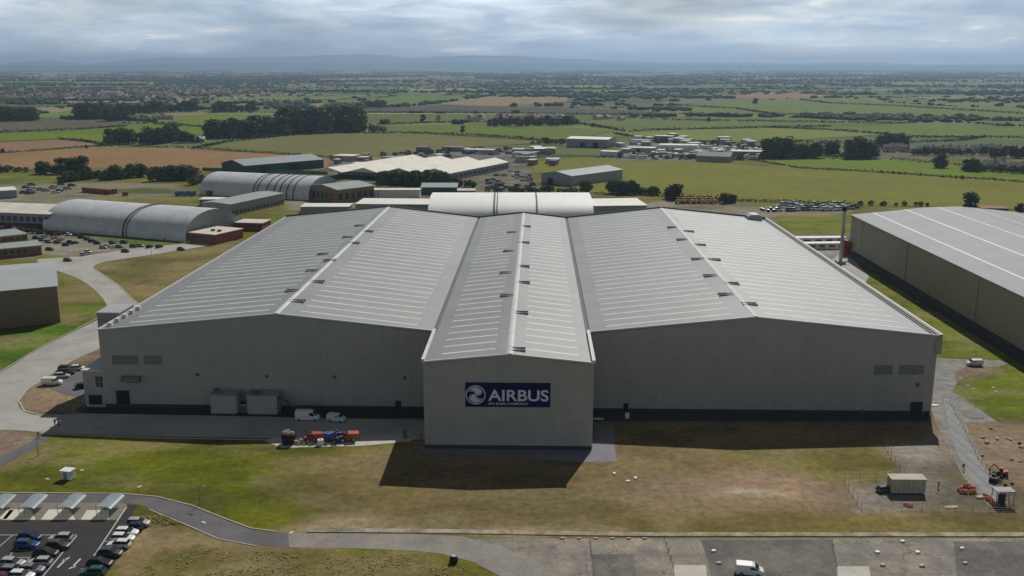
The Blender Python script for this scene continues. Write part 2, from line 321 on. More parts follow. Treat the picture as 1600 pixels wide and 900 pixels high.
PAINTS = [   # polygon in picture positions on the ground, colour, edge softness (m), strength
 ([(-200,690),(420,690),(470,720),(450,800),(420,826),(330,800),(250,775),(-200,770)], GREEN, 8, 0.55),
 ([(30,700),(90,690),(70,715),(10,735)], TAN, 3, 0.5),
 ([(-200,668),(72,672),(60,690),(0,722),(-200,760)], PINK, 1.5, 1.0),
 ([(470,735),(560,700),(640,705),(660,800),(560,806),(470,780)], BROWN, 6, 0.7),
 ([(640,660),(950,655),(1460,655),(1480,700),(1390,700),(1330,800),(1700,803),(1700,834),(850,832),(640,806)], BROWN, 4, 0.95),
 ([(1130,695),(1380,698),(1405,745),(1300,750),(1180,735)], (0.115,0.115,0.03), 4, 0.7),
 ([(900,790),(1000,800),(1300,805),(1340,832),(960,832)], (0.135,0.115,0.04), 4, 0.7),
 ([(1000,740),(1180,735),(1330,760),(1330,800),(1150,790),(1000,775)], DIRT, 5, 0.9),
 ([(690,765),(900,770),(960,700),(1100,705),(1000,745),(880,775),(680,790)], (0.19,0.16,0.085), 5, 0.7),
 ([(1300,803),(1700,803),(1700,834),(1300,834)], (0.15,0.125,0.045), 3, 0.7),
 ([(1140,755),(1200,752),(1260,762),(1240,785),(1180,788),(1130,775)], (0.25,0.175,0.12), 3, 0.9),
 ([(1090,772),(1150,768),(1240,770),(1240,776),(1150,778),(1090,777)], (0.34,0.29,0.22), 0.8, 0.8),
 ([(1395,783),(1440,779),(1450,785),(1410,790),(1360,788)], (0.38,0.33,0.26), 0.8, 0.9),
 ([(780,700),(860,745),(880,760),(790,752)], (0.12,0.115,0.03), 4, 0.5),
 ([(440,836),(500,808),(560,799),(700,806),(960,818),(990,836)], (0.27,0.215,0.14), 2, 1.0),
 ([(180,905),(200,850),(235,805),(330,838),(460,856),(560,860),(420,872),(250,960),(150,960)], (0.23,0.175,0.105), 1.5, 1.0),
 ([(205,812),(250,806),(280,818),(230,822)], GREEN, 1, 1.0),
 ([(190,925),(230,875),(300,855),(470,862),(640,866),(720,880),(780,925),(500,980),(150,980)], (0.115,0.10,0.035), 2, 0.85),
 ([(300,905),(380,870),(470,880),(470,925)], (0.20,0.17,0.10), 2, 0.7),
 ([(1452,560),(1500,563),(1560,564),(1640,640),(1700,700),(1700,804),(1330,802),(1320,752),(1400,750),(1385,700),(1452,697)], PINK, 2.5, 0.95),
 ([(1390,700),(1470,690),(1500,745),(1560,790),(1340,800),(1335,765),(1410,748)], GREY, 3, 0.8),
 ([(1500,660),(1700,650),(1700,740),(1560,740)], DIRT, 3, 0.7),
 ([(1310,398),(1345,398),(1420,455),(1500,510),(1700,600),(1700,690),(1600,655),(1550,655),(1490,600),(1560,575),(1500,560),(1440,560),(1420,470),(1330,420)], (0.125,0.155,0.016), 2.5, 0.95),
 ([(1490,596),(1520,600),(1560,655),(1545,655),(1490,615)], LIME, 2, 1.0),
 ([(-200,480),(0,520),(60,508),(120,505),(160,498),(110,522),(0,585),(-200,700)], (0.07,0.13,0.018), 2.5, 1.0),
 ([(-200,520),(0,527),(50,522),(20,545),(-200,600)], (0.17,0.14,0.075), 3, 0.6),
 ([(78,425),(130,432),(160,462),(160,492),(95,506),(95,440)], (0.175,0.15,0.07), 2.5, 0.9),
 ([(100,478),(160,470),(166,480),(150,496),(98,503)], LIME, 2.5, 0.7),
 ([(150,412),(250,396),(345,380),(420,370),(420,520),(240,500),(205,462),(165,430)], (0.185,0.155,0.07), 2, 1.0),
 ([(160,420),(230,402),(240,425),(190,440)], (0.12,0.135,0.035), 3, 0.8),
 ([(28,632),(40,612),(75,590),(110,565),(165,530),(200,640),(70,647),(35,642)], DIRT, 1.2, 1.0),
 ([(-200,340),(0,345),(60,366),(150,372),(300,380),(230,395),(120,400),(0,405),(-200,420)], (0.23,0.215,0.18), 2, 1.0),
 ([(150,368),(250,372),(300,378),(260,386),(160,378)], LIME, 1.2, 1.0),
 ([(55,396),(110,398),(105,404),(60,404)], (0.16,0.17,0.03), 1, 1.0),
 ([(-200,262),(0,268),(100,272),(90,285),(0,292),(-200,295)], (0.125,0.14,0.03), 4, 1.0),
 ([(-200,290),(150,285),(280,288),(300,310),(150,325),(-200,320)], (0.18,0.175,0.14), 3, 0.9),
 ([(185,293),(275,296),(275,302),(190,302)], (0.085,0.11,0.025), 3, 1.0),
 ([(150,306),(300,308),(300,318),(150,318)], (0.15,0.145,0.05), 3, 0.9),
 ([(430,330),(500,322),(530,324),(450,345),(400,350)], (0.12,0.14,0.03), 2, 1.0),
 ([(450,315),(560,310),(560,325),(450,330)], (0.20,0.19,0.155), 3, 0.9),
 ([(480,240),(800,232),(850,246),(830,262),(840,300),(700,310),(600,300),(480,262)], (0.14,0.13,0.105), 4, 0.9),
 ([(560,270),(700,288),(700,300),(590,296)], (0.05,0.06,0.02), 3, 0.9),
 ([(950,322),(1060,312),(1330,325),(1330,335),(1200,340),(960,345)], (0.21,0.19,0.155), 3, 0.9),
 ([(1150,315),(1260,318),(1260,324),(1160,322)], (0.13,0.15,0.03), 2, 0.9),
 ([(1215,336),(1330,336),(1330,368),(1240,368)], (0.135,0.15,0.022), 2, 1.0),
 ([(1235,366),(1325,366),(1330,400),(1290,420),(1235,392)], GREY, 2, 1.0),
]
def ground_mesh():
    V = []; Fc = []; base = 0
    for (xs, ys) in ((np.arange(-235, 236, 1.25), np.arange(118, 331, 1.25)), (np.linspace(-520, 520, 340), np.linspace(330.5, 900, 230))):
        X, Y = np.meshgrid(xs, ys); V.append(np.stack([X.ravel(), Y.ravel()], 1))
        nx, ny = len(xs), len(ys); i = np.arange(nx*ny).reshape(ny, nx)
        q = np.stack([i[:-1, :-1], i[:-1, 1:], i[1:, 1:], i[1:, :-1]], -1).reshape(-1, 4)+base
        Fc.append(q); base += nx*ny
    V = np.concatenate(V); Fc = np.concatenate(Fc)
    x, y = V[:, 0], V[:, 1]
    # ragged borders: displace the lookup by noise
    wx = x+(fbm(x, y, 14, 11)-0.5)*9; wy = y+(fbm(x, y, 14, 21)-0.5)*9
    C = np.tile(np.array(OLIVE), (len(x), 1))
    n = fbm(x, y, 30, 3)[:, None]; n2 = fbm(x/2.5, y, 9, 5)[:, None]
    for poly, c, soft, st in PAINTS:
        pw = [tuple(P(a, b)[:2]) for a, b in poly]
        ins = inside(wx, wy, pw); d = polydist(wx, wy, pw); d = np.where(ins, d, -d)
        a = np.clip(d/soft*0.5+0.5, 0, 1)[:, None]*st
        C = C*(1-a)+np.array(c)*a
    n3 = fbm(x/1.6, y, 4, 9)[:, None]
    C = C*(-0.06+0.80*n+0.72*n2+0.70*n3)
    # blotches of dry and of fresh growth
    k = np.clip((fbm(x/2.2, y, 9, 31)-0.50)*6, 0, 1)[:, None]*0.5
    C = C*(1-k)+np.array([0.25, 0.20, 0.12])*k
    k = np.clip((fbm(x/2, y, 16, 41)-0.54)*6, 0, 1)[:, None]*0.45
    C = C*(1-k)+np.array([0.065, 0.065, 0.025])*k
    g_ = C.mean(1, keepdims=True); C = np.clip(g_+(C-g_)*1.18, 0.004, 1)
    me = bpy.data.meshes.new('ground')
    me.vertices.add(len(V)); me.vertices.foreach_set('co', np.c_[V, np.zeros(len(V))].ravel())
    me.loops.add(Fc.size); me.loops.foreach_set('vertex_index', Fc.ravel())
    me.polygons.add(len(Fc)); me.polygons.foreach_set('loop_start', np.arange(0, Fc.size, 4)); me.polygons.foreach_set('loop_total', np.full(len(Fc), 4))
    me.update()
    at = me.color_attributes.new('earth', 'FLOAT_COLOR', 'POINT'); at.data.foreach_set('color', np.c_[C, np.ones(len(C))].ravel())
    me.materials.append(mat('earth_and_grass', (0, 0, 0), 0.95, attr='earth', var=0.36, scale=0.55, scale2=4.5, bump=0.6, spec=0.1))
    o = bpy.data.objects.new('ground', me); col.objects.link(o); tag(o, kind='structure')
ground_mesh()

def sheet(name, pts, z, m, kind='structure', smooth_n=0, world=False):
    pw = [Vector((a, b, 0)) if world else P(a, b) for a, b in pts]
    if smooth_n:
        n = len(pw); q = []
        for i in range(n):
            p0, p1, p2, p3 = pw[i-1], pw[i], pw[(i+1) % n], pw[(i+2) % n]
            for k in range(smooth_n):
                t = k/smooth_n
                q.append(0.5*((2*p1)+(p2-p0)*t+(2*p0-5*p1+4*p2-p3)*t*t+(3*p1-p0-3*p2+p3)*t**3))
        pw = q
    from mathutils.geometry import tessellate_polygon
    vs = [(p.x, p.y, z) for p in pw]
    fs = tessellate_polygon([[Vector(v) for v in vs]])
    b = MB(); b.add(vs, [tuple(f) for f in fs])
    o = b.build(name, m)
    me = o.data
    import bmesh
    bm = bmesh.new(); bm.from_mesh(me); bmesh.ops.recalc_face_normals(bm, faces=bm.faces)
    for f in bm.faces:
        if f.normal.z < 0: f.normal_flip()
    bm.to_mesh(me); bm.free()
    tag(o, kind=kind); return o
# --- far plain: hedged farmland mosaic to the horizon
def farmland():
    V = []; Fc = []; C = []; trees = []
    cols_ = [(0.085,0.115,0.03),(0.10,0.13,0.03),(0.13,0.14,0.04),(0.075,0.10,0.03),(0.16,0.15,0.07),(0.20,0.15,0.09),(0.06,0.085,0.028),(0.12,0.115,0.06),(0.22,0.19,0.11)]
    wts = np.array([5,4,3,5,1.5,1.2,5,2,0.7]); wts = wts/wts.sum()
    ys = [640.0]
    while ys[-1] < 42000:
        d = ys[-1]; ys.append(d+ (150 if d < 1500 else 220 if d < 4000 else 350 if d < 9000 else 700 if d < 20000 else 1600)*rng.uniform(0.7, 1.3))
    rows = []
    for j, y in enumerate(ys):
        half = max(600, y*0.75); step = 190 if y < 1500 else 280 if y < 4000 else 420 if y < 9000 else 900 if y < 20000 else 2200
        n = int(2*half/step)
        rows.append((y, half, n))
    for j in range(len(ys)-1):
        y0, y1 = ys[j], ys[j+1]; half = max(600, y1*0.75); step = rows[j][2]; n = step
        xs = -half+2*half*(np.arange(n+1)+rng.uniform(-0.25, 0.25, n+1))/n
        xs[0] = -half; xs[-1] = half
        sh = (y1-y0)*rng.uniform(-0.5, 0.5, n+1); sh[0] = sh[-1] = 0
        for i in range(n):
            wob = lambda x, y: y+np.sin(x*0.0031+y*0.002)*min(45, 0.04*y)+np.sin(x*0.0011+1.3)*min(60, 0.03*y)
            a0, a1 = xs[i], xs[i+1]; b0, b1 = a0+sh[i], a1+sh[i+1]
            sub = 4; b = len(V)
            for k in range(sub+1): xx = a0+(a1-a0)*k/sub; V.append((xx, wob(xx, y0), -0.35))
            for k in range(sub+1): xx = b0+(b1-b0)*k/sub; V.append((xx, wob(xx, y1), -0.35))
            c = np.array(cols_[rng.choice(len(cols_), p=wts)])*rng.uniform(1.0, 1.5)
            for k in range(sub): Fc.append((b+k, b+k+1, b+sub+2+k, b+sub+1+k)); C.append(c)
            trees.append(((a0, wob(a0, y0)), (a1, wob(a1, y0)), y0)); trees.append(((a0, wob(a0, y0)), (b0, wob(b0, y1)), y0))
    me = bpy.data.meshes.new('farmland'); me.from_pydata(V, [], Fc); me.update()
    at = me.color_attributes.new('crop', 'FLOAT_COLOR', 'CORNER')
    at.data.foreach_set('color', np.repeat(np.c_[np.array(C), np.ones(len(C))], 4, axis=0).ravel())
    me.materials.append(mat('crops', (0, 0, 0), 0.95, attr='crop', var=0.16, scale=0.006, scale2=0.05, spec=0.1))
    o = bpy.data.objects.new('farmland', me); col.objects.link(o); tag(o, kind='structure')
    return trees
EDGES = farmland()
b = MB(); b.add([(-60000, -3000, -2.5), (60000, -3000, -2.5), (60000, 45000, -2.5), (-60000, 45000, -2.5)], [(0, 1, 2, 3)])
o = b.build('plain', mat('plain_grass', (0.09, 0.105, 0.035), 0.95, var=0.3, scale=0.002, scale2=0.02, spec=0.1)); tag(o, kind='structure')

# --- named fields of the middle distance
def fmat(n, c, var=0.16):
    g = sum(c)/3; c = tuple(max(.006, (g+(k-g)*1.3)*0.95) for k in c)
    return mat(n, c, 0.95, var=var, scale=0.012, scale2=0.12, spec=0.1)
FIELDS = [
 ('stubble', [(-150,246),(0,240),(100,234),(200,229),(300,233),(420,240),(520,247),(508,262),(330,268),(290,275),(200,262),(130,262),(0,266),(-150,272)], (0.25,0.165,0.095)),
 ('pink', [(-150,224),(0,222),(100,218),(160,226),(0,239),(-150,245)], (0.235,0.16,0.11)),
 ('g3', [(-150,212),(0,208),(120,203),(230,195),(400,190),(420,200),(330,205),(240,222),(160,225),(100,217),(0,221),(-150,223)], (0.125,0.165,0.03)),
 ('g4', [(-150,192),(0,190),(50,186),(180,186),(200,196),(120,203),(0,207),(-150,210)], (0.105,0.10,0.07)),
 ('olive', [(300,233),(440,213),(540,208),(640,208),(870,222),(700,232),(640,240),(600,243),(520,246),(430,239)], (0.15,0.145,0.065)),
 ('g6', [(560,197),(800,192),(900,200),(960,205),(900,217),(830,218),(620,206)], (0.115,0.145,0.035)),
 ('big', [(820,256),(900,246),(1050,251),(1240,263),(1450,275),(1750,292),(1750,332),(1340,319),(1150,311),(930,301),(890,294)], (0.165,0.165,0.045)),
 ('lime', [(1180,250),(1240,243),(1400,249),(1480,256),(1750,278),(1750,290),(1450,273),(1250,262)], (0.125,0.17,0.03)),
 ('yel', [(960,208),(1060,203),(1200,200),(1300,203),(1380,210),(1250,218),(1150,222),(1000,214)], (0.165,0.185,0.055)),
 ('r1', [(1040,166),(1190,157),(1330,154),(1450,165),(1750,174),(1750,186),(1450,182),(1250,180),(1100,178)], (0.12,0.155,0.045)),
 ('r2', [(1250,200),(1400,193),(1600,198),(1750,202),(1750,215),(1440,212),(1390,208)], (0.12,0.15,0.04)),
 ('r3', [(900,188),(1060,182),(1250,184),(1420,192),(1250,199),(1060,201),(930,199)], (0.115,0.14,0.045)),
 ('brown2', [(1110,149),(1250,146),(1340,151),(1180,155)], (0.25,0.15,0.11)),
 ('brown3', [(680,162),(760,151),(890,152),(885,159),(770,167)], (0.24,0.19,0.11)),
 ('purple', [(570,169),(700,164),(1000,172),(1040,178),(700,176),(560,176)], (0.075,0.075,0.06)),
 ('g7', [(560,158),(640,150),(740,150),(690,161),(600,165)], (0.11,0.16,0.045)),
 ('g8', [(200,186),(330,178),(430,178),(460,187),(300,194)], (0.13,0.165,0.04)),
 ('g9', [(480,178),(760,178),(1000,181),(900,188),(700,190),(560,192)], (0.10,0.125,0.04)),
 ('tan9', [(478,162),(520,160),(505,168),(480,170)], (0.24,0.18,0.11)),
]
FW = []
for i, (n, pts, c) in enumerate(FIELDS):
    sheet('field', pts, 0.06+0.02*(i % 3), fmat('crop_'+n, c), smooth_n=0)
    FW.append([tuple(P(a, b)[:2]) for a, b in pts])

# --- far trees (uncountable)
def lump(k):        # low-poly crown
    import bmesh
    bm = bmesh.new(); bmesh.ops.create_icosphere(bm, subdivisions=k, radius=1)
    v = np.array([q.co[:] for q in bm.verts]); f = np.array([[q.index for q in t.verts] for t in bm.faces]); bm.free()
    keep = f[(v[f][:, :, 2].mean(1) > -0.75)]
    return v, keep
def scatter(name, pts, sizes, k, m, flat=1.0):
    v, f = lump(k); n = len(pts); nv = len(v)
    S = np.stack([sizes*rng.uniform(0.6, 1.2, n), sizes*rng.uniform(0.6, 1.2, n), sizes*rng.uniform(0.5, 0.75, n)*flat], 1)
    jit = rng.uniform(0.7, 1.15, (n, nv, 1))
    A = v[None]*jit*S[:, None]+np.c_[pts, S[:, 2]*0.72][:, None]
    Fa = (f[None]+np.arange(n)[:, None, None]*nv).reshape(-1, 3)
    me = bpy.data.meshes.new(name); me.vertices.add(n*nv); me.vertices.foreach_set('co', A.ravel())
    me.loops.add(Fa.size); me.loops.foreach_set('vertex_index', Fa.ravel())
    me.polygons.add(len(Fa)); me.polygons.foreach_set('loop_start', np.arange(0, Fa.size, 3)); me.polygons.foreach_set('loop_total', np.full(len(Fa), 3))
    me.update(); me.materials.append(m)
    o = bpy.data.objects.new(name, me); col.objects.link(o); return o
pts = []; sz = []
for (a, b2, y) in EDGES:
    if y < 1350: continue
    Lh = math.hypot(b2[0]-a[0], b2[1]-a[1]); r = rng.random()
    if r < 0.40: continue
    if y < 3500:
        n = int(Lh/3.6*(1.0 if r > 0.5 else 0.5))
        for t in np.sort(rng.random(n)):
            pts.append((a[0]+(b2[0]-a[0])*t, a[1]+(b2[1]-a[1])*t)); sz.append(rng.uniform(1.2, 2.2))
        for t in rng.random(int(Lh/70*rng.random()*2)):
            pts.append((a[0]+(b2[0]-a[0])*t, a[1]+(b2[1]-a[1])*t)); sz.append(rng.uniform(4, 7.5))
        continue
    if r < 0.68: continue
    sp = 7 if y < 3500 else 16 if y < 9000 else 45
    dens = 0.8 if r > 0.72 else 0.28
    n = int(Lh/sp*dens)
    for t in rng.random(n):
        x = a[0]+(b2[0]-a[0])*t+rng.normal(0, 2); yy = a[1]+(b2[1]-a[1])*t+rng.normal(0, 2)
        big = rng.random() < (0.15 if y < 3500 else 0.35)
        pts.append((x, yy)); sz.append(rng.uniform(5, 9) if big else rng.uniform(1.8, 3.2)*(1 if y < 3500 else 1.9))
# woods
for i in range(330):      # long shelter belts that merge with distance
    y = 3600*math.exp(rng.random()*2.2); x = rng.uniform(-0.7, 0.7)*y; Lx = rng.uniform(200, 900); n = int(Lx/9); sl_ = rng.uniform(-.25, .25)
    for t in rng.uniform(-.5, .5, n):
        pts.append((x+t*Lx, y+t*Lx*sl_+rng.normal(0, 12))); sz.append(rng.uniform(5, 9)*(1+y/16000))
for i in range(210):
    y = 1500*math.exp(rng.random()*3.2); x = rng.uniform(-0.7, 0.7)*y
    Lx = rng.uniform(60, 260)*(1+y/5000); Ly = rng.uniform(30, 90)*(1+y/6000); n = int(rng.uniform(25, 90))
    for _ in range(n):
        pts.append((x+rng.normal(0, Lx/2), y+rng.normal(0, Ly/2))); sz.append(rng.uniform(5, 10)*(1+y/14000))
pts = np.array(pts); sz = np.array(sz)
ok = np.ones(len(pts), bool)
for fw in FW:
    ok &= ~(inside(pts[:, 0], pts[:, 1], fw) & (polydist(pts[:, 0], pts[:, 1], fw) > 3))
ok &= pts[:, 1] > 1300
pts = pts[ok]; sz = sz[ok]
bg_ = (sz > 3.4) & (pts[:, 1] < 5200)
P2, S2 = [pts[~bg_]], [sz[~bg_]]
for k in range(5):
    P2.append(pts[bg_]+rng.normal(0, 1, (bg_.sum(), 2))*sz[bg_][:, None]*0.42); S2.append(sz[bg_]*rng.uniform(0.35, 0.72, bg_.sum()))
pts = np.concatenate(P2); sz = np.concatenate(S2)
nearm = pts[:, 1] < 3600
o = scatter('woodland', pts[nearm], sz[nearm], 2, M['far']); tag(o, 'dark hedgerow trees and woods dotting the farmland plain', 'woodland', kind='stuff')
o = scatter('distant_woodland', pts[~nearm], sz[~nearm], 1, M['far']); tag(o, 'blue hazed trees and woods towards the horizon', 'woodland', kind='stuff')
# far towns: tiny pale roofs among the trees
tb = MB()
def town(cx, cy, wx, wy, n, hmax=9):
    for _ in range(n):
        x = rng.normal(cx, wx); y = rng.normal(cy, wy); a, c, h = rng.uniform(8, 16), rng.uniform(7, 11), rng.uniform(4, hmax*0.6)
        t = rng.uniform(0, 3.1); ca, sa = math.cos(t), math.sin(t); mi = int(rng.integers(0, 4))
        def W(u, v, z): return (x+u*ca-v*sa, y+u*sa+v*ca, z)
        tb.add([W(-a/2,-c/2,0),W(a/2,-c/2,0),W(a/2,c/2,0),W(-a/2,c/2,0),W(-a/2,-c/2,h),W(a/2,-c/2,h),W(a/2,c/2,h),W(-a/2,c/2,h)],[(0,1,5,4),(1,2,6,5),(2,3,7,6),(3,0,4,7)], 0 if mi else 1)
        tb.add([W(-a/2,-c/2,h),W(a/2,-c/2,h),W(a/2,c/2,h),W(-a/2,c/2,h),W(-a/2,0,h+3),W(a/2,0,h+3)],[(0,1,5,4),(2,3,4,5),(1,2,5),(3,0,4)], 2 if mi < 2 else 3)
for (px, py, a, c, n) in ((60,152,260,130,230),(150,146,300,160,160),(330,141,260,100,90),(320,117,1300,500,120),(700,130,700,300,110),(920,128,500,300,120),(1100,122,1200,600,120),(1330,128,900,400,110),(1450,140,500,200,70),(560,138,500,250,70),(820,187,60,25,34)):
    q = P(px, py); town(q.x, q.y, a, c, n)
o = tb.build('distant_town', [M['render'], M['whitep'], M['slate'], M['tile']]); tag(o, 'clusters of tiny houses scattered over the hazy plain', 'town', kind='stuff')
# long white sheds catching light far away
fs = MB()
for (px, py, wpx, h) in ((345,115,42,9),(358,118,14,8),(110,157,26,7),(172,147,25,7),(918,126,20,8),(982,127,10,7),(1125,130,18,7),(757,130,14,7),(372,170,14,5),(1240,127,12,8),(1430,134,10,8)):
    q = P(px, py); W_ = wpx/ppm(q.y); fs.box(q.x-W_/2, q.x+W_/2, q.y, q.y+W_*0.5, 0, h)
o = fs.build('distant_shed', M['whitep']); tag(o, 'long white sheds glinting far out on the plain', 'shed', kind='stuff')

# --- hills on the horizon
def hill(prof, D, depth, m):
    b = MB(); n = len(prof); vs = []
    K = 6
    for k in range(K+1):
        t = k/K; s = math.sin(t*math.pi)
        for (px, py) in prof:
            q = PY(px, py, D); hh = max(2, q.z)
            vs.append((q.x*(1+(t-0.5)*0.02), D+(t-0.5)*depth, -2+(hh+2)*s if 0 < k < K else -4))
    fs = [(k*n+i, k*n+i+1, (k+1)*n+i+1, (k+1)*n+i) for k in range(K) for i in range(n-1)]
    o = b.add(vs, fs).build('hills', m, smooth=True); tag(o, kind='structure')
M['hill'] = mat('hill_cover', (0.035, 0.05, 0.03), 0.95, var=0.3, scale=0.0006, scale2=0.003, spec=0.1)
def rough(prof, st=7, amp=0.8):
    o = []
    for (x0, y0), (x1, y1) in zip(prof, prof[1:]):
        k = max(1, int((x1-x0)/st))
        for i in range(k):
            t = i/k; t2 = t*t*(3-2*t); o.append((x0+(x1-x0)*t, y0+(y1-y0)*t2+random.uniform(-amp, amp)*0.5))
    o.append(prof[-1]); return o
hill(rough([(-500,104),(-200,101),(20,103),(50,102),(62,96.5),(76,95),(90,98),(100,102),(150,101),(190,97),(220,93.5),(260,90),(330,90.5),(400,89),(460,88),(520,86),(560,84.5),(600,86),(640,91),(690,88),(740,86.5),(800,87),(850,90),(900,92),(960,95),(1050,98),(1160,98),(1240,99),(1340,98),(1450,101),(1600,99),(1800,101),(2200,104)]), 30000, 9000, M['hill'])
hill(rough([(-500,104),(-100,102.6),(60,103),(200,101),(300,99),(420,97.5),(600,98),(760,97),(900,99),(1040,101),(1200,101.5),(1400,102),(1650,101),(2200,104)]), 22000, 5000, M['hill'])

# ------------------------------------------------------------------ haze
b = MB(); b.box(-70000, 70000, -4000, 52000, -6, 480)
hz = b.build('haze', [])
hm = bpy.data.materials.new('haze_air'); hm.use_nodes = True; hm.node_tree.nodes.clear()
ho = N(hm.node_tree, 'ShaderNodeOutputMaterial'); hv = N(hm.node_tree, 'ShaderNodeVolumePrincipled')
hv.inputs['Density'].default_value = 7.0e-5; hv.inputs['Color'].default_value = (0.50, 0.70, 0.97, 1); hv.inputs['Anisotropy'].default_value = 0.4
hm.node_tree.links.new(hv.outputs[0], ho.inputs['Volume']); hz.data.materials.append(hm); tag(hz, 'thin blue haze over the whole plain', 'haze', kind='stuff')

# ------------------------------------------------------------------ roads, pavings
sheet('road', [(-120,640),(-60,612),(0,583),(60,546),(110,521),(158,496),(167,480),(158,463),(140,446),(118,433),(92,424),(70,414),(60,405),(120,401),(200,390),(262,383),(330,377),(352,372),(362,377),(300,388),(250,396),(190,405),(156,411),(146,419),(160,428),(183,443),(203,462),(225,482),(245,505),(200,522),(150,547),(110,566),(70,592),(40,612),(28,628),(36,642),(62,649),(110,648),(140,647),(140,672),(96,676),(70,676),(20,672),(-120,668)], 0.010, M['concrete'], smooth_n=4)
sheet('service_road', [(62,676),(62,650),(130,646),(330,648),(470,653),(665,656),(662,687),(560,683),(430,685),(250,682)], 0.014, M['concrete'])
sheet('forecourt', [(118,640),(135,630),(665,634),(664,654),(470,652),(330,649.5),(128,646)], 0.018, M['black_asphalt'])
sheet('hardstanding', [(412,688),(428,684),(560,682),(640,676),(652,684),(640,690),(560,697),(500,698),(440,700)], 0.020, M['concrete2'])
sheet('perimeter_road', [(-200,771),(0,771),(190,773),(245,778),(300,792),(345,810),(392,827),(432,832),(520,833),(620,834),(720,838),(760,848),(790,862),(900,915),(960,960),(840,960),(790,905),(740,878),(690,865),(640,860),(560,857),(460,855),(400,852),(340,840),(290,818),(240,797),(190,785),(0,784),(-200,784)], 0.012, M['asphalt'], smooth_n=3)
sheet('track', [(450,833),(560,834),(640,834.5),(720,838),(780,852),(840,880),(900,915),(960,960),(880,960),(790,905),(740,878),(690,865),(640,860),(560,857),(452,855)], 0.017, mat('gravelly_track', (0.27, 0.25, 0.22), 0.95, var=0.16, scale=0.25, scale2=2, c2=(0.22, 0.205, 0.185), mask=0.15))
sheet('cycle_pavement', [(-200,785),(0,785),(190,785),(200,789),(186,812),(0,812),(-200,812)], 0.012, mat('grey_pavers', (0.20, 0.185, 0.165), 0.9, scale=0.8))
sheet('car_park', [(-200,813),(0,813),(186,813),(199,788),(216,789),(205,806),(230,812),(160,905),(110,980),(-200,980)], 0.016, M['black_asphalt'])
sheet('apron', [(690,842),(960,841),(1700,841),(1800,980),(920,980),(860,905),(790,872),(740,855)], 0.008, M['apron'])
for q in ([(1095,843),(1300,843),(1306,885),(1312,960),(1120,960),(1108,884)], [(1490,846),(1700,846),(1750,960),(1500,960)], [(925,866),(990,866),(995,905),(930,905)]):
    sheet('apron_bay', q, 0.013, M['apron_dark'])
for q in ([(1053,883),(1103,883),(1108,930),(1056,930)], [(1308,885),(1358,885),(1364,930),(1312,930)]):
    sheet('concrete_slab', q, 0.020, M['concrete2'])
sheet('site_road', [(1456,559),(1500,561),(1562,563),(1575,569),(1560,573),(1510,573),(1492,582),(1495,598),(1488,612),(1530,640),(1560,660),(1505,660),(1524,700),(1545,740),(1572,788),(1545,790),(1505,745),(1480,695),(1462,660),(1455,640)], 0.012, mat('grey_gravel', (0.21, 0.20, 0.185), 0.95, var=0.25, scale=0.4, scale2=2, c2=(0.27, 0.25, 0.225), mask=0.2))
sheet('site_track', [(1474,622),(1488,622),(1510,665),(1528,705),(1550,748),(1575,786),(1548,786),(1515,745),(1492,700),(1480,655)], 0.018, mat('track_chippings', (0.27, 0.27, 0.265), 0.95, var=0.2, scale=0.5, scale2=3, seams=[('X', 2.3, 0.2, 0.8)]))
sheet('yard', [(560,262),(590,250),(620,240),(700,235),(800,232),(825,238),(838,246),(800,262),(795,252),(690,247),(640,262),(600,268)], 0.16, mat('scrapyard_ground', (0.075, 0.07, 0.07), 0.95, var=0.35, scale=0.08, c2=(0.17, 0.15, 0.13), mask=0.05))
sheet('yard', [(960,251),(962,236),(985,222),(1015,216),(1060,219),(1125,231),(1190,238),(1200,249),(1080,252)], 0.16, mat('dealer_yard_ground', (0.17, 0.165, 0.15), 0.95, var=0.3, scale=0.08, c2=(0.10, 0.105, 0.07), mask=0.04))
sheet('side_path', [(1315,395),(1330,402),(1358,432),(1352,442),(1340,440),(1310,425),(1290,412)], 0.012, M['concrete'])
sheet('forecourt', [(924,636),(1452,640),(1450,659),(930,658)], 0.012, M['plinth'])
sheet('forecourt', [(925,690),(932,662),(958,664),(963,721),(905,722),(660,706),(655,700)], 0.016, mat('grey_blue_paving', (0.20, 0.195, 0.22), 0.9))
sheet('staff_parking', [(78,607),(120,574),(158,570),(150,588),(140,612),(128,622),(100,616)], 0.02, M['asphalt'])
for q in ([(-18,797),(22,797),(10,811),(-40,811)], [(16,796),(48,796),(56,812),(3,812)], [(76,796),(108,796),(118,812),(64,812)], [(136,797),(170,797),(170,812),(126,812)]):
    sheet('paved_plot', q, 0.017, mat('cream_paving', (0.62, 0.58, 0.48), 0.9, var=0.08))

sheet('path', [(-60,738),(0,713),(45,692),(66,679),(86,680),(60,697),(15,722),(-60,756)], 0.009, M['asphalt'])
# painted bay lines of the near car park (part of the paving)
pl = MB()
def line(a, b, wd=0.14, z=0.022):
    A = P(*a); B = P(*b); d = (B-A).normalized(); n = Vector((-d.y, d.x, 0))*wd/2
    pl.add([(A-n).to_tuple()[:2]+(z,), (B-n).to_tuple()[:2]+(z,), (B+n).to_tuple()[:2]+(z,), (A+n).to_tuple()[:2]+(z,)], [(0,1,2,3)])
line((120,837),(65,903),0.2); line((-20,836),(120,836),0.16); line((198,792),(124,903),0.22)
line((20,862),(-10,905),0.16); line((50,871),(20,871)); line((46,872),(34,884)); line((20,836),(-10,862),0.14); line((56,860),(20,860))
for y in (846,855,866,877,889): line((172-(y-831)*0.86+4, y),(172-(y-831)*0.86+10, y))
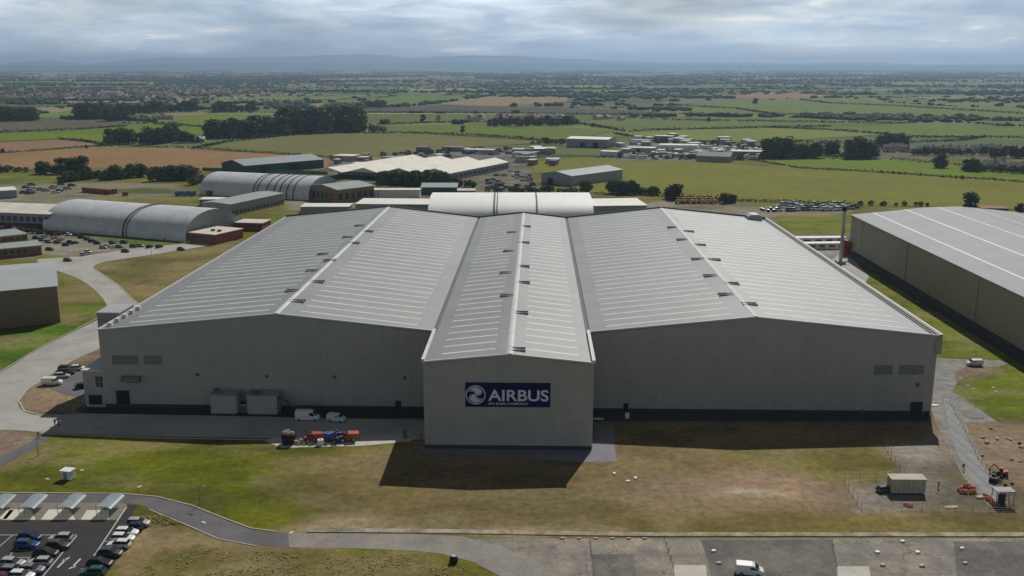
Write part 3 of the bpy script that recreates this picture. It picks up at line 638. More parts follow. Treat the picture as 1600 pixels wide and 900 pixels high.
# lane arrows
for (a, b) in (((103,874),(90,887)), ((126,873),(113,886))):
    line(a, b, 0.35)
A = P(104,872); pl.add([(A.x-0.5,A.y-0.9,0.022),(A.x+0.35,A.y-0.9,0.022),(A.x+0.5,A.y+0.6,0.022)],[(0,1,2)])
A = P(112,888); pl.add([(A.x-0.5,A.y-0.4,0.022),(A.x+0.6,A.y+0.6,0.022),(A.x-0.2,A.y+0.9,0.022)],[(0,1,2)])
o = pl.build('road_markings', M['paint']); tag(o, kind='structure')

def ribbon(name, pts, wd, h, m, kind='structure', z0=0.0):
    pw = [P(a, b) for a, b in pts]; b = MB(); L_ = []; 
    for i, p in enumerate(pw):
        d = (pw[min(i+1, len(pw)-1)]-pw[max(i-1, 0)]).normalized(); n = Vector((-d.y, d.x, 0))*wd/2; L_.append((p-n, p+n))
    vs = []; 
    for a, c in L_: vs += [(a.x, a.y, z0), (c.x, c.y, z0), (c.x, c.y, z0+h), (a.x, a.y, z0+h)]
    fs = []
    for i in range(len(pw)-1):
        k = i*4; fs += [(k+j, k+(j+1) % 4, k+4+(j+1) % 4, k+4+j) for j in range(4)]
    fs += [(0,1,2,3), tuple(len(vs)-4+j for j in (3,2,1,0))]
    o = b.add(vs, fs).build(name, m); tag(o, kind=kind); return o
ribbon('kerb', [(-200,770),(0,770),(190,771.5),(245,776),(300,790),(345,808),(392,825.5),(432,831)], 0.30, 0.12, M['kerb'])
ribbon('kerb', [(232,796),(290,820),(340,842),(400,853.5)], 0.25, 0.12, M['kerb'])
ribbon('kerb', [(30,628),(38,642),(60,648),(95,649)], 0.4, 0.12, M['kerb'])
ribbon('kerb', [(28,628),(40,611),(70,590),(110,565),(140,550)], 0.4, 0.12, M['kerb'])
ribbon('kerb', [(0,581.5),(60,544.5),(110,519.5),(156,495)], 0.35, 0.12, M['kerb'])
ribbon('kerb', [(64,678),(250,684.5),(415,687.5)], 0.35, 0.12, M['kerb'])
ribbon('kerb', [(148,420),(162,430),(185,446),(206,466),(226,486)], 0.4, 0.12, M['kerb'])
ribbon('apron_kerb', [(480,829),(560,829.5),(700,831),(850,833.5),(1000,835.5),(1700,836)], 1.5, 0.16, mat('dusty_track_edge', (0.36, 0.32, 0.26), 0.95, var=0.3, scale=0.3, scale2=2.5, c2=(0.22, 0.18, 0.12), mask=0.25))
ribbon('grass_verge_path', [(1320,392),(1410,447),(1520,517),(1700,632)], 1.2, 0.05, M['kerb'])
# ================================================================== MAIN FACTORY (local x = u, local y = v)
FROT = -AN
fac = empty('aircraft_factory', (0, 0, 0), FROT, 'huge grey assembly hall with three ridges and a projecting gabled front bay', 'factory')
UL, UR, VF, VB, NL, NR, VN = -109.8, 98.7, 229.3, 414.0, -25.2, 12.9, 204.4
ZE, ZV, ZR, ZC, ZN = 20.5, 20.4, 24.9, 22.5, 20.6      # eaves, valleys, outer ridges, centre ridge, nose eave
RW, RC, RE = -64.6, -5.8, 53.8
def wallpoly(name, pts, y0, y1, m):      # polygon in x,z extruded in y
    b = MB(); b.prism_y(pts, y0, y1); return b.build(name, m, fac)
# front walls with openings kept as recessed dark parts standing proud by a few cm of frame
wallpoly('wall', [(UL,1.0),(NL,1.0),(NL,ZV+0.4),(RW,ZR),(UL,ZE)], VF, VF+0.5, M['clad'])
wallpoly('wall', [(NR,1.0),(UR,1.0),(UR,ZE),(RE,ZR),(NR,ZV+0.4)], VF, VF+0.5, M['clad'])
wallpoly('wall', [(NL,1.0),(NR,1.0),(NR,ZN),(RC,ZC),(NL,ZN)], VN, VN+0.5, M['clad'])
wallpoly('wall', [(UL,0),(UR,0),(UR,ZE),(RE,ZR),(NR,ZV),(RC,ZC),(NL,ZV),(RW,ZR),(UL,ZE)], VB-0.5, VB, M['clad'])
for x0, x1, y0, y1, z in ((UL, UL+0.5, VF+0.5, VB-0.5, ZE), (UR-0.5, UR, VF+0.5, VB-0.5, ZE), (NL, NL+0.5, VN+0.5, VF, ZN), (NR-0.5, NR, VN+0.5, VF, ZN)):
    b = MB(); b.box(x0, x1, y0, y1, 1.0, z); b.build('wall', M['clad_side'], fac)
b = MB(); b.box(UL+0.1, NL, VF+0.1, VF+0.6, 0, 1.0); b.box(NR, UR-0.1, VF+0.1, VF+0.6, 0, 1.0); b.box(NL+0.1, NR-0.1, VN+0.1, VN+0.6, 0, 1.0)
b.box(NL+0.1, NL+0.5, VN+0.6, VF, 0, 1.0); b.box(NR-0.5, NR-0.1, VN+0.6, VF, 0, 1.0); b.box(UL+0.1, UL+0.5, VF+0.6, VB-0.5, 0, 1); b.box(UR-0.5, UR-0.1, VF+0.6, VB-0.5, 0, 1)
b.build('plinth', M['plinth'], fac)
def slope(x0, z0, x1, z1, y0, y1):
    b = MB(); b.add([(x0,y0,z0),(x1,y0,z1),(x1,y1,z1),(x0,y1,z0),(x0,y0,z0-0.35),(x1,y0,z1-0.35),(x1,y1,z1-0.35),(x0,y1,z0-0.35)],
      [(0,1,2,3),(7,6,5,4),(0,4,5,1),(1,5,6,2),(2,6,7,3),(3,7,4,0)]); return b.build('roof', M['roof'], fac)
e_ = 0.25
SL = [(UL+0.9, ZE+e_, RW, ZR+e_, VF), (RW, ZR+e_, NL-0.5, ZV+e_, VF), (NL+0.6, ZV+e_, RC, ZC+e_, VN), (RC, ZC+e_, NR-0.6, ZV+e_, VN), (NR+0.5, ZV+e_, RE, ZR+e_, VF), (RE, ZR+e_, UR-1.8, ZE+e_, VF)]
for s in SL: slope(s[0], s[1], s[2], s[3], s[4]-0.2, VB+0.2)
# valley gutters
b = MB()
for x in (NL, NR): b.box(x-0.6, x+0.7, VF+0.4, VB, ZV-0.3, ZV-0.02)
b.build('valley_gutter', M['gutter'], fac)
# ridge caps
for x, z, y in ((RW, ZR, VF), (RC, ZC, VN), (RE, ZR, VF)):
    b = MB(); b.prism_y([(x-0.7,z+0.20),(x+0.7,z+0.20),(x+0.2,z+0.38),(x-0.2,z+0.38)], y-0.25, VB+0.25); b.build('ridge_cap', M['light'], fac)
# verge trims and parapets
def trimline(a, c, m, wd=0.35, hh=0.3, name='verge_trim'):
    b = MB(); A = Vector(a); C = Vector(c)
    d = (C-A); n = Vector((-d.y, d.x, 0)).normalized()*wd/2; up = Vector((0, 0, hh))
    b.add([A-n, A+n, C+n, C-n, A-n+up, A+n+up, C+n+up, C-n+up], [(0,1,2,3),(7,6,5,4),(0,4,5,1),(1,5,6,2),(2,6,7,3),(3,7,4,0)])
    return b.build(name, m, fac)
for a, c in (((UL-0.1,VF-0.12,ZE),(RW,VF-0.12,ZR)), ((RW,VF-0.12,ZR),(NL-0.4,VF-0.12,ZV+0.4)), ((NR+0.4,VF-0.12,ZV+0.4),(RE,VF-0.12,ZR)), ((RE,VF-0.12,ZR),(UR,VF-0.12,ZE)),
             ((NL-0.1,VN-0.12,ZN),(RC,VN-0.12,ZC)), ((RC,VN-0.12,ZC),(NR+0.1,VN-0.12,ZN)),
             ((UL,VF,ZE),(UL,VB,ZE))):
    trimline(a, c, M['trim'])
trimline((NL,VN-0.1,ZN-0.02),(NL,VF,ZN+0.1), M['trim'], 0.75, 0.75, 'parapet'); trimline((NR,VN-0.1,ZN-0.02),(NR,VF,ZN+0.1), M['trim'], 0.75, 0.75, 'parapet')
for a, c in (((UL,VB+0.3,ZE-0.1),(RW,VB+0.3,ZR-0.1)), ((RW,VB+0.3,ZR-0.1),(NL,VB+0.3,ZV-0.1)), ((NL,VB+0.3,ZV-0.1),(RC,VB+0.3,ZC-0.1)), ((RC,VB+0.3,ZC-0.1),(NR,VB+0.3,ZV-0.1)), ((NR,VB+0.3,ZV-0.1),(RE,VB+0.3,ZR-0.1)), ((RE,VB+0.3,ZR-0.1),(UR,VB+0.3,ZE-0.1))):
    trimline(a, c, M['gutter'], 0.7, 0.9, 'rear_parapet')
# east edge: deep gutter walkway between roof and outer parapet
b = MB(); b.box(UR-1.9, UR-0.5, VF+0.5, VB, ZE-0.5, ZE-0.2); b.build('eaves_walkway', M['gutter'], fac)
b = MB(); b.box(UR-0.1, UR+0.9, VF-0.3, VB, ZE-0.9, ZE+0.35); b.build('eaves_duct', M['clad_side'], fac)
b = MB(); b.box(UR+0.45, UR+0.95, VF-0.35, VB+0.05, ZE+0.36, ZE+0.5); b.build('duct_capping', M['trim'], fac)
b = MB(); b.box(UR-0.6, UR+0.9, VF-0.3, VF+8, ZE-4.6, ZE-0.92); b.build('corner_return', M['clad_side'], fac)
# rooflights, nearest hundred as parts
RLs = []
spans = [(-103.5,-67.5),(-59.5,-30.0),(-21.5,-9.2),(-2.4,9.6),(17.5,48.8),(57.0,93.0)]
for si, (xa, xb) in enumerate(spans):
    x0, z0, x1, z1, v0 = SL[si]
    yy = (VF+4.5) if si not in (2, 3) else VN+5.0
    while yy < VB-3:
        RLs.append((si, xa, xb, yy)); yy += 5.75
RLs.sort(key=lambda r: r[3])
def rl_add(b, si, xa, xb, y):
    x0, z0, x1, z1, v0 = SL[si]; zz = lambda x: z0+(z1-z0)*(x-x0)/(x1-x0)
    w2 = 0.5
    b.add([(xa,y-w2,zz(xa)+0.02),(xb,y-w2,zz(xb)+0.02),(xb,y+w2,zz(xb)+0.02),(xa,y+w2,zz(xa)+0.02),(xa,y-w2*.8,zz(xa)+0.05),(xb,y-w2*.8,zz(xb)+0.05),(xb,y+w2*.8,zz(xb)+0.05),(xa,y+w2*.8,zz(xa)+0.05)],
          [(0,1,5,4),(1,2,6,5),(2,3,7,6),(3,0,4,7),(4,5,6,7)])
for r in RLs[:100]:
    b = MB(); rl_add(b, *r); b.build('rooflight', M['light'], fac)
b = MB()
for r in RLs[100:]: rl_add(b, *r)
o = b.build('rooflight', M['light'], fac); o['kind'] = 'stuff'
# roof vents beside the ridges
def roofz(u):
    for x0, z0, x1, z1, v0 in SL:
        if x0 <= u <= x1: return z0+(z1-z0)*(u-x0)/(x1-x0)
    return ZV
for (px, py) in ((465,467),(457,452),(496,437),(488,421),(515,405),(505,395),(553,377),(543,369),(575,359),(562,351),
                 (814,486),(792,459),(818,439),(790,424),(818,414),(795,390),(819,377),(800,361),(822,352),(808,543),
                 (1134,457),(1171,473),(1110,428),(1144,441),(1090,402),(1116,404),(1066,372),(1094,381),(1051,353),(1076,360)):
    q = P(px, py, 24.5); u, v = toUV(q); q = P(px, py, roofz(u)+0.5); u, v = toUV(q); z = roofz(u)
    b = MB()
    for k in (-1, 1):
        b.box(u-1.9, u+1.9, v+k*1.0-0.14, v+k*1.0+0.14, z-0.2, z+0.32)
        for t in (-1.8, 0, 1.8): b.box(u+t-0.08, u+t+0.08, v+k*1.0-0.4, v+k*1.0+0.4, z+0.32, z+0.42)
    b.build('roof_vent', M['ventgrey'], fac)
def fwall(px0, py0, px1, py1, vplane=VF):   # picture rectangle on the front wall -> u0,u1,z0,z1
    def hit(px, py):
        r = ray(px, py); # plane v = vplane
        dv = r[0]*math.sin(AN)+r[1]*math.cos(AN); t = vplane/dv
        return (r[0]*t*math.cos(AN)-r[1]*t*math.sin(AN), H+r[2]*t)
    a = hit(px0, py1); c = hit(px1, py0); return a[0], c[0], a[1], c[1]
def onwall(name, rect, m, d=0.06, vplane=VF, frame=None):
    u0, u1, z0, z1 = fwall(*rect, vplane); b = MB(); b.box(u0, u1, vplane-d, vplane-0.004, z0, z1)
    o = b.build(name, m, fac)
    if frame:
        b = MB(); t = 0.18
        b.box(u0-t, u0, vplane-d-0.06, vplane-0.004, z0, z1+t); b.box(u1, u1+t, vplane-d-0.06, vplane-0.004, z0, z1+t); b.box(u0, u1, vplane-d-0.06, vplane-0.004, z1, z1+t)
        b.build('door_frame', frame, o)
    return o
onwall('loading_door', (183,610,202,631), M['dark'], frame=M['steel'])
onwall('loading_door', (1421,628,1442,647), M['dark'], frame=M['steel'])
onwall('door', (618,626,627,640), M['dark']); onwall('door', (974,630,982,643), M['dark'])
for r in ((176,556,215,569),(226,556,252,569),(1365,571,1395,585),(1404,571,1444,585)): onwall('louvre', r, M['louvre'], 0.12)
for r in ((415,586,419,590),(520,587,525,591),(630,587,634,592),(306,583,311,587),(1431,598,1436,604),(1345,640,1349,646)): onwall('wall_lamp', r, M['gutter'], 0.35)
# canopy with dark gap over the side entrance
u0, u1, z0, z1 = fwall(193, 587, 220, 597)
b = MB(); b.box(u0, u1, VF-1.6, VF-0.01, z0+0.5, z1); b.build('canopy', M['louvre'], fac)
b = MB(); b.box(u0+0.9, u1-0.3, VF-0.5, VF-0.02, z0, z0+0.45); b.build('window', M['dark'], fac)
# stair annex and roof-level plant on the west flank
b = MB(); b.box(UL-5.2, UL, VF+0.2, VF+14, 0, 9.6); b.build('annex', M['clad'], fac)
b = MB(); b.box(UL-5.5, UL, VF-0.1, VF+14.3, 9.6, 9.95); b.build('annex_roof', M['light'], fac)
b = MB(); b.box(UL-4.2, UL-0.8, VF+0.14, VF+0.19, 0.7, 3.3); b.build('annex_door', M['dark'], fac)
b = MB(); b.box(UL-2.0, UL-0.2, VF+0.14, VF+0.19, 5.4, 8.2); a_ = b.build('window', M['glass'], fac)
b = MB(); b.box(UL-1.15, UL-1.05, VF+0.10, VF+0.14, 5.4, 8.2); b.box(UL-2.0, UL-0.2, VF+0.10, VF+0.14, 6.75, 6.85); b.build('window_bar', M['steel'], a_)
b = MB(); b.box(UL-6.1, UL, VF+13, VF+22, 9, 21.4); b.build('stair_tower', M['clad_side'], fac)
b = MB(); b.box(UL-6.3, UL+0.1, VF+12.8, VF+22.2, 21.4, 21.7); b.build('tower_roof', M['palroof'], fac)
for i in range(5):
    b = MB(); b.box(UL+1.5+i*0.1, UL+2.6+i*0.1, VF+2+i*4.2, VF+3.2+i*4.2, ZE+0.2, ZE+1.3); b.build('roof_unit', M['pinkroof'] if i % 2 else M['trim'], fac)
b = MB(); b.prism_y([(UR-9,ZE+0.3),(UR-3,ZE),(UR-3,ZE+2.2),(UR-4.5,ZE+3.0),(UR-7.5,ZE+3.0),(UR-9,ZE+2.2)], VB-8, VB-1); b.build('roof_hood', M['palroof'], fac)

# rooms standing against the front wall
def boxhut(px0, px1, py, depth, h, label):
    a = P(px0, py); c = P(px1, py); r = empty('plant_room', a, FROT, label, 'plant room')
    wd = (c-a).length; depth = VF-toUV(a)[1]-0.01
    b = MB(); b.box(0, wd, 0, depth, 0.35, h); b.build('wall', M['clad'], r)
    b = MB(); b.box(0.1, wd-0.1, 0.1, depth, 0, 0.35); b.build('plinth', M['plinth'], r)
    b = MB(); b.box(-0.2, wd+0.2, -0.2, depth-0.01, h, h+0.2); b.build('roof', M['greywall'], r)
    return r, wd
r1, w1 = boxhut(330, 371, 648, 3.0, 5.0, 'grey plant room against the hall wall, left of two, nearer the loading door')
b = MB(); b.box(0.6, 1.8, 1.2, 2.2, 5.2, 6.3); b.build('roof_unit', M['gutter'], r1)
r2, w2 = boxhut(387, 434, 649, 3.0, 5.0, 'grey plant room against the hall wall, right of two, beside the steel stair')
b = MB(); b.box(0.6, 3, 1.0, 2.2, 5.2, 5.8); b.build('roof_unit', M['gutter'], r2)
# link plant between them
q = P(373, 646); r = empty('chiller_unit', q, FROT, 'dark cooling unit in the gap between the two grey plant rooms', 'chiller')
b = MB(); b.box(0, 2.1, 0, 1.4, 0.3, 2.4); b.build('casing', M['greywall'], r)
b = MB(); b.box(0.2, 1.9, -0.04, 0, 0.6, 2.0); b.build('grille', M['gutter'], r)
b = MB(); b.tube((1.05,0.7,2.4), (1.05,0.7,2.65), 0.5, n=14); b.build('fan', M['black'], r)
# external stair
q = P(437, 649); st = empty('steel_stair', q, FROT, 'dark steel escape stair beside the right plant room', 'stair')
for i in range(12):
    b = MB(); b.box(0.3+i*0.42, 0.75+i*0.42, 0.2, 1.4, 4.5-i*0.38, 4.56-i*0.38); b.build('tread', M['gutter'], st)
b = MB(); b.tube((0.3,0.2,5.4),(5.5,0.2,1.0),0.05); b.tube((0.3,1.4,5.4),(5.5,1.4,1.0),0.05); b.tube((0.3,0.2,4.5),(5.5,0.2,0.1),0.09); b.tube((0.3,1.4,4.5),(5.5,1.4,0.1),0.09); b.build('handrail', M['gutter'], st)
b = MB(); b.box(-0.8, 0.3, 0.2, 1.4, 4.4, 4.5)
for x in (-0.7, 0.2): b.tube((x,0.3,0),(x,0.3,5.5),0.08)
b.build('landing', M['gutter'], st)

# ------------------------------------------------------------------ SIGN on the nose
u0, u1, z0, z1 = fwall(727.5, 598.5, 860, 635, VN)
sg = empty('company_sign', UV((u0+u1)/2, VN, z0), FROT, 'navy blue sign with white ringed emblem and AIRBUS lettering on the front bay', 'sign')
sw, sh = u1-u0, z1-z0; hw = sw/2
b = MB(); b.box(-hw, hw, -0.18, -0.01, 0, sh); b.build('panel', M['navy'], sg)
def flat(name, pts2, y=-0.24, t=0.055):
    pass
def arcband(b, cx, cz, rfun, a0, a1, wfun, n=28, y0=-0.24, y1=-0.182):
    vs = []
    for i in range(n+1):
        t = i/n; a = a0+(a1-a0)*t; r = rfun(t); w_ = wfun(t)/2
        for rr in (r-w_, r+w_):
            vs.append((cx+rr*math.cos(a), y0, cz+rr*math.sin(a))); vs.append((cx+rr*math.cos(a), y1, cz+rr*math.sin(a)))
    fs = []
    for i in range(n):
        k = i*4; fs += [(k, k+4, k+6, k+2), (k+1, k+3, k+7, k+5), (k, k+1, k+5, k+4), (k+2, k+6, k+7, k+3)]
    fs += [(0,2,3,1), (n*4, n*4+1, n*4+3, n*4+2)]
    b.add(vs, fs)
sc_s = sh/36.5      # metres per sign pixel (height 36.5)
cx = -hw+16.0*sw/132.5; cz = sh*0.50; R0 = 13.6*sc_s
b = MB(); arcband(b, cx, cz, lambda t: R0, 0, 2*math.pi, lambda t: 1.5*sc_s, 48)
for k, rr in enumerate((0.80, 0.62, 0.45, 0.28)):
    for s in (0, math.pi):
        a0 = R(155)+s-k*0.22; sp = math.pi*0.80
        arcband(b, cx, cz, lambda t, rr=rr: R0*(rr-0.10*t*(1 if s == 0 else 1)), a0, a0-sp, lambda t: (0.8+1.7*math.sin(math.pi*min(1, t*1.0)))*sc_s, 24)
vs = []
for i in range(25):
    t = i/24; x = (t-0.5)*1.45*R0; z = 0.20*R0*math.sin((t-0.5)*2*math.pi*0.8)+(t-0.5)*0.55*R0; w_ = 0.11*R0*math.sin(math.pi*t)+0.01
    for zz in (z-w_, z+w_): vs.append((cx+x, -0.25, cz+zz)); vs.append((cx+x, -0.182, cz+zz))
fs = []
for i in range(24):
    k = i*4; fs += [(k, k+4, k+6, k+2), (k, k+1, k+5, k+4), (k+2, k+6, k+7, k+3)]
b.add(vs, fs)
b.build('emblem', M['signw'], sg)
def text(name, s, x, z, h, width, bold, m):
    cu = bpy.data.curves.new(name, 'FONT'); cu.body = s; cu.size = 1; cu.extrude = 0.02; cu.offset = bold
    to = bpy.data.objects.new(name, cu); col.objects.link(to); bpy.context.view_layer.update()
    me = bpy.data.meshes.new_from_object(to.evaluated_get(bpy.context.evaluated_depsgraph_get()))
    bpy.data.objects.remove(to); bpy.data.curves.remove(cu)
    xs = [v.co.x for v in me.vertices]; zs = [v.co.y for v in me.vertices]
    sx = width/(max(xs)-min(xs)); sz_ = h/(max(zs)-min(zs)); x0 = min(xs); z0_ = min(zs)
    for v in me.vertices: v.co = ((v.co.x-x0)*sx+x, -0.22-v.co.z*1.5, (v.co.y-z0_)*sz_+z)
    me.materials.clear(); me.materials.append(m)
    o = bpy.data.objects.new(name, me); col.objects.link(o); o.parent = sg; return o
hs = sw/132.5
text('lettering', 'AIRBUS', -hw+35.5*hs, sh-27.4*sc_s, 17.2*sc_s, 94.5*hs, 0.02, M['signw'])
text('small_lettering', 'AN EADS COMPANY', -hw+35.5*hs, sh-33.2*sc_s, 3.6*sc_s, 63*hs, 0.01, M['signw'])

# ------------------------------------------------------------------ other buildings
def corner(pL, pR, depth, h, name, label, cat, group=None):
    a = P(*pL); c = P(*pR); d = c-a; rz = math.atan2(d.y, d.x)
    return empty(name, a, rz, label, cat, group), d.length
def gable(pL, pR, depth, h, rise, label, wall, roof, axis='x', base=None, baseh=2.5, windows=0, winrect=(1.2, 2.6), side_windows=0, doors=(), cat='hall', name='industrial_hall', over=0.4, group=None, ridge=0.5):
    r, W_ = corner(pL, pR, depth, h, name, label, cat, group)
    b = MB(); hb = baseh if base else 0
    if axis == 'x': b.prism_x([(0,hb),(depth,hb),(depth,h),(depth*ridge,h+rise),(0,h)], 0, W_)
    else: b.prism_y([(0,hb),(W_,hb),(W_,h),(W_*ridge,h+rise),(0,h)], 0, depth)
    b.build('wall', wall, r)
    if base: b = MB(); b.box(-0.08, W_+0.08, -0.08, depth+0.08, 0, hb); b.build('brick_base', base, r)
    t = 0.25; g = 0.01; o_ = over
    b = MB()
    if axis == 'x':
        k1 = rise/(depth*ridge) if depth*ridge else 0; k2 = rise/(depth*(1-ridge))
        b.prism_x([(-o_,h-o_*k1+g),(depth*ridge,h+rise+g),(depth+o_,h-o_*k2+g),(depth+o_,h-o_*k2+t),(depth*ridge,h+rise+t),(-o_,h-o_*k1+t)], -o_, W_+o_)
    else:
        k1 = rise/(W_*ridge); k2 = rise/(W_*(1-ridge))
        b.prism_y([(-o_,h-o_*k1+g),(W_*ridge,h+rise+g),(W_+o_,h-o_*k2+g),(W_+o_,h-o_*k2+t),(W_*ridge,h+rise+t),(-o_,h-o_*k1+t)], -o_, depth+o_)
    b.build('roof', roof, r)
    for i in range(windows):
        x = (i+0.5)*W_/windows; ww = W_/windows*0.62/2
        b = MB(); b.box(x-ww, x+ww, -0.14, -0.09, winrect[0]+hb, winrect[1]+hb); b.build('window', M['glass'], r)
    for i in range(side_windows):
        y = (i+0.5)*depth/side_windows; ww = depth/side_windows*0.3
        b = MB(); b.box(W_+0.09, W_+0.14, y-ww, y+ww, winrect[0]+hb, winrect[1]+hb); b.build('window', M['glass'], r)
    for (x, w_, hh, mm) in doors:
        b = MB(); b.box(x*W_-w_/2, x*W_+w_/2, -0.2, -0.1, 0.02, hh); b.build('door', mm, r)
    return r, W_
def flatb(pL, pR, depth, h, label, wall, roof, base=None, windows=0, doors=(), cat='building', name='flat_roofed_building', group=None, roofunits=0, side_windows=0):
    r, W_ = corner(pL, pR, depth, h, name, label, cat, group)
    hb = 1.0 if base else 0
    b = MB(); b.box(0, W_, 0, depth, hb, h); b.build('wall', wall, r)
    if base: b = MB(); b.box(-0.06, W_+0.06, -0.06, depth+0.06, 0, hb); b.build('brick_base', base, r)
    b = MB(); b.box(-0.4, W_+0.4, -0.4, depth+0.4, h, h+0.35); b.build('roof', roof, r)
    for i in range(windows):
        x = (i+0.5)*W_/windows; ww = W_/windows*0.3
        b = MB(); b.box(x-ww, x+ww, -0.1, -0.03, h*0.42, h*0.78); b.build('window', M['glass'], r)
    for i in range(side_windows):
        y = (i+0.5)*depth/side_windows; ww = depth/side_windows*0.3
        b = MB(); b.box(W_+0.03, W_+0.1, y-ww, y+ww, h*0.42, h*0.78); b.build('window', M['glass'], r)
    for (x, w_, hh, mm) in doors:
        b = MB(); b.box(x*W_-w_/2, x*W_+w_/2, -0.14, -0.07, 0.02, hh); b.build('door', mm, r)
    for i in range(roofunits):
        b = MB(); x = W_*(0.45+0.25*i); b.box(x, x+1.6, depth*0.35, depth*0.35+1.4, h+0.35, h+1.3); b.build('roof_unit', M['gutter'], r)
    return r, W_
def barrel(pL, pR, w_, h, label, m, ribs=(), endwall=None, group=None, wind=0):
    r, W_ = corner(pL, pR, w_, h, 'arched_hangar', label, 'hangar', group)
    def arc(s=1.0, off=0.0, n=22):
        pts = []
        for i in range(n+1):
            a = math.pi*i/n; pts.append((w_/2-math.cos(a)*(w_/2+off), (math.sin(a)**0.8)*(h+off) if math.sin(a) > 0 else 0))
        return pts
    A = arc(); b = MB(); n = len(A)
    b.add([(0, y, z) for y, z in A]+[(W_, y, z) for y, z in A], [(i, n+i, n+i+1, i+1) for i in range(n-1)]); b.build('arched_roof', m, r, smooth=True)
    for xx in (0.05, W_-0.35):
        b = MB(); Ai = [(y, max(z-0.05, 0)) for y, z in A]; b.prism_x(Ai, xx, xx+0.3); b.build('end_wall', endwall or M['greywall'], r)
    for (t, wd) in ribs:
        B_ = arc(off=0.35); b = MB(); x = t*W_
        b.add([(x, y, z) for y, z in B_]+[(x+wd, y, z) for y, z in B_]+[(x, y, z) for y, z in arc(off=-0.1)]+[(x+wd, y, z) for y, z in arc(off=-0.1)],
              [(i, n+i, n+i+1, i+1) for i in range(n-1)]+[(2*n+i, i, i+1, 2*n+i+1) for i in range(n-1)]+[(n+i, 3*n+i, 3*n+i+1, n+i+1) for i in range(n-1)])
        b.build('rib', M['gutter'], r)
    return r, W_

# right-hand hall: long tan wall, curved pale roof with light ridgelines
rh = empty('tan_production_hall', (0, 0, 0), FROT, 'long tan sided production hall with pale striped roof at the right edge', 'production hall')
u0 = 144.8; v1 = 441.5; v0 = 140
prof = [(0,18.2),(14,19.6),(32,21.6),(48,22.2),(66,20.6),(86,18.2),(108,15.6)]
b = MB(); b.box(u0, u0+0.5, v0, v1, 1.2, 18.0); b.box(u0+107.5, u0+108, v0, v1, 1.2, 15.4)
b.build('wall', M['tan'], rh)
b = MB(); b.prism_y([(u0+0.5,1.2)]+[(u0+107.5,1.2)]+[(u0+min(max(x,0.5),107.5), z-0.2) for x, z in reversed(prof)], v0, v0+0.5); b.build('wall', M['tan'], rh)
b = MB(); b.prism_y([(u0+0.5,1.2)]+[(u0+107.5,1.2)]+[(u0+min(max(x,0.5),107.5), z-0.2) for x, z in reversed(prof)], v1-0.5, v1); b.build('wall', M['tan'], rh)
b = MB(); b.box(u0-0.06, u0+0.44, v0, v1, 0, 1.2); b.build('plinth', M['plinthred'], rh)
M['roof2'] = mat('hall_roof_sheet', (0.265, 0.275, 0.285), 0.65, 0.0, var=0.05, scale=0.03, scale2=0.3, seams=[('Y', 2.0, 0.12, 0.93), ('Y', 18, 0.02, 0.88)], spec=0.3, panels=(12, 9, 90, 0.04))
b = MB(); top = [(u0+x-(0.5 if i == 0 else 0)+(0.5 if i == len(prof)-1 else 0), z) for i, (x, z) in enumerate(prof)]
b.prism_y([(x, z-0.18) for x, z in top]+[(x, z+0.15) for x, z in reversed(top)], v0-0.3, v1+0.3); b.build('roof', M['roof2'], rh)
def pz(x):
    for (a, za), (c, zc) in zip(prof, prof[1:]):
        if a <= x <= c: return za+(zc-za)*(x-a)/(c-a)
for x in (9.5, 24, 38.5, 54, 70, 86):
    b = MB(); b.prism_y([(u0+x-0.5,pz(x-0.5)+0.16),(u0+x+0.5,pz(x+0.5)+0.16),(u0+x+0.45,pz(x+.45)+0.22),(u0+x-0.45,pz(x-.45)+0.22)], v0, v1); b.build('rooflight', M['light'], rh)
b = MB()
v = v1-2
while v > v0: b.box(u0-0.6, u0+0.1, v, v+0.5, 17.9, 18.3); v -= 4.0
b.build('gutter_bracket', M['gutter'], rh)
for vv in (425, 372, 310, 262):
    b = MB(); b.tube((u0-0.2, vv, 0.3), (u0-0.2, vv, 17.8), 0.09); b.build('downpipe', M['brownwall'], rh)
# dark lean-to strip and clutter along its foot
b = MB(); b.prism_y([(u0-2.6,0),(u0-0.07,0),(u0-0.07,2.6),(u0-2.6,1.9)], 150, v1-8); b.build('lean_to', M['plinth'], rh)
o = empty('red_racking', UV(u0-1.0, v1-2.5), FROT, 'dark red storage racking at the far corner of the tan hall', 'racking')
for i in range(3):
    b = MB(); b.box(-2.2+i*1.9, -0.6+i*1.9, -1.5, 1.5, 0.2+0.2*i, 7.0-i*1.2); b.build('bay', M['redp'] if i != 1 else M['brick'], o)
b = MB()
for x in (-2.4, -0.5, 1.4, 3.3): b.tube((x,-1.7,0),(x,-1.7,7.4),0.15)
b.build('upright', M['redp'], o)
# flue stack
q = P(1313, 412); zt = PY(1313, 322, q.y).z
st = empty('flue_stack', q, 0, 'tall slim grey flue stack with black cowl between the two big halls', 'chimney')
b = MB(); b.tube((0,0,0),(0,0,zt-2.2),0.8,0.7,16); b.build('shaft', M['stack'], st, smooth=False)
b = MB(); b.tube((0,0,zt-2.2),(0,0,zt),1.1,1.0,16); b.build('cowl', M['black'], st)
b = MB(); b.box(-1.9,1.9,-1.9,1.9,0,1.4); b.build('base', M['concrete2'], st)
# west side ladder cage
b = MB(); b.tube((-0.3,-1.25,0.5),(-0.3,-1.15,zt-2.5),0.06); b.tube((0.3,-1.25,0.5),(0.3,-1.15,zt-2.5),0.06); b.build('ladder', M['steel'], st)

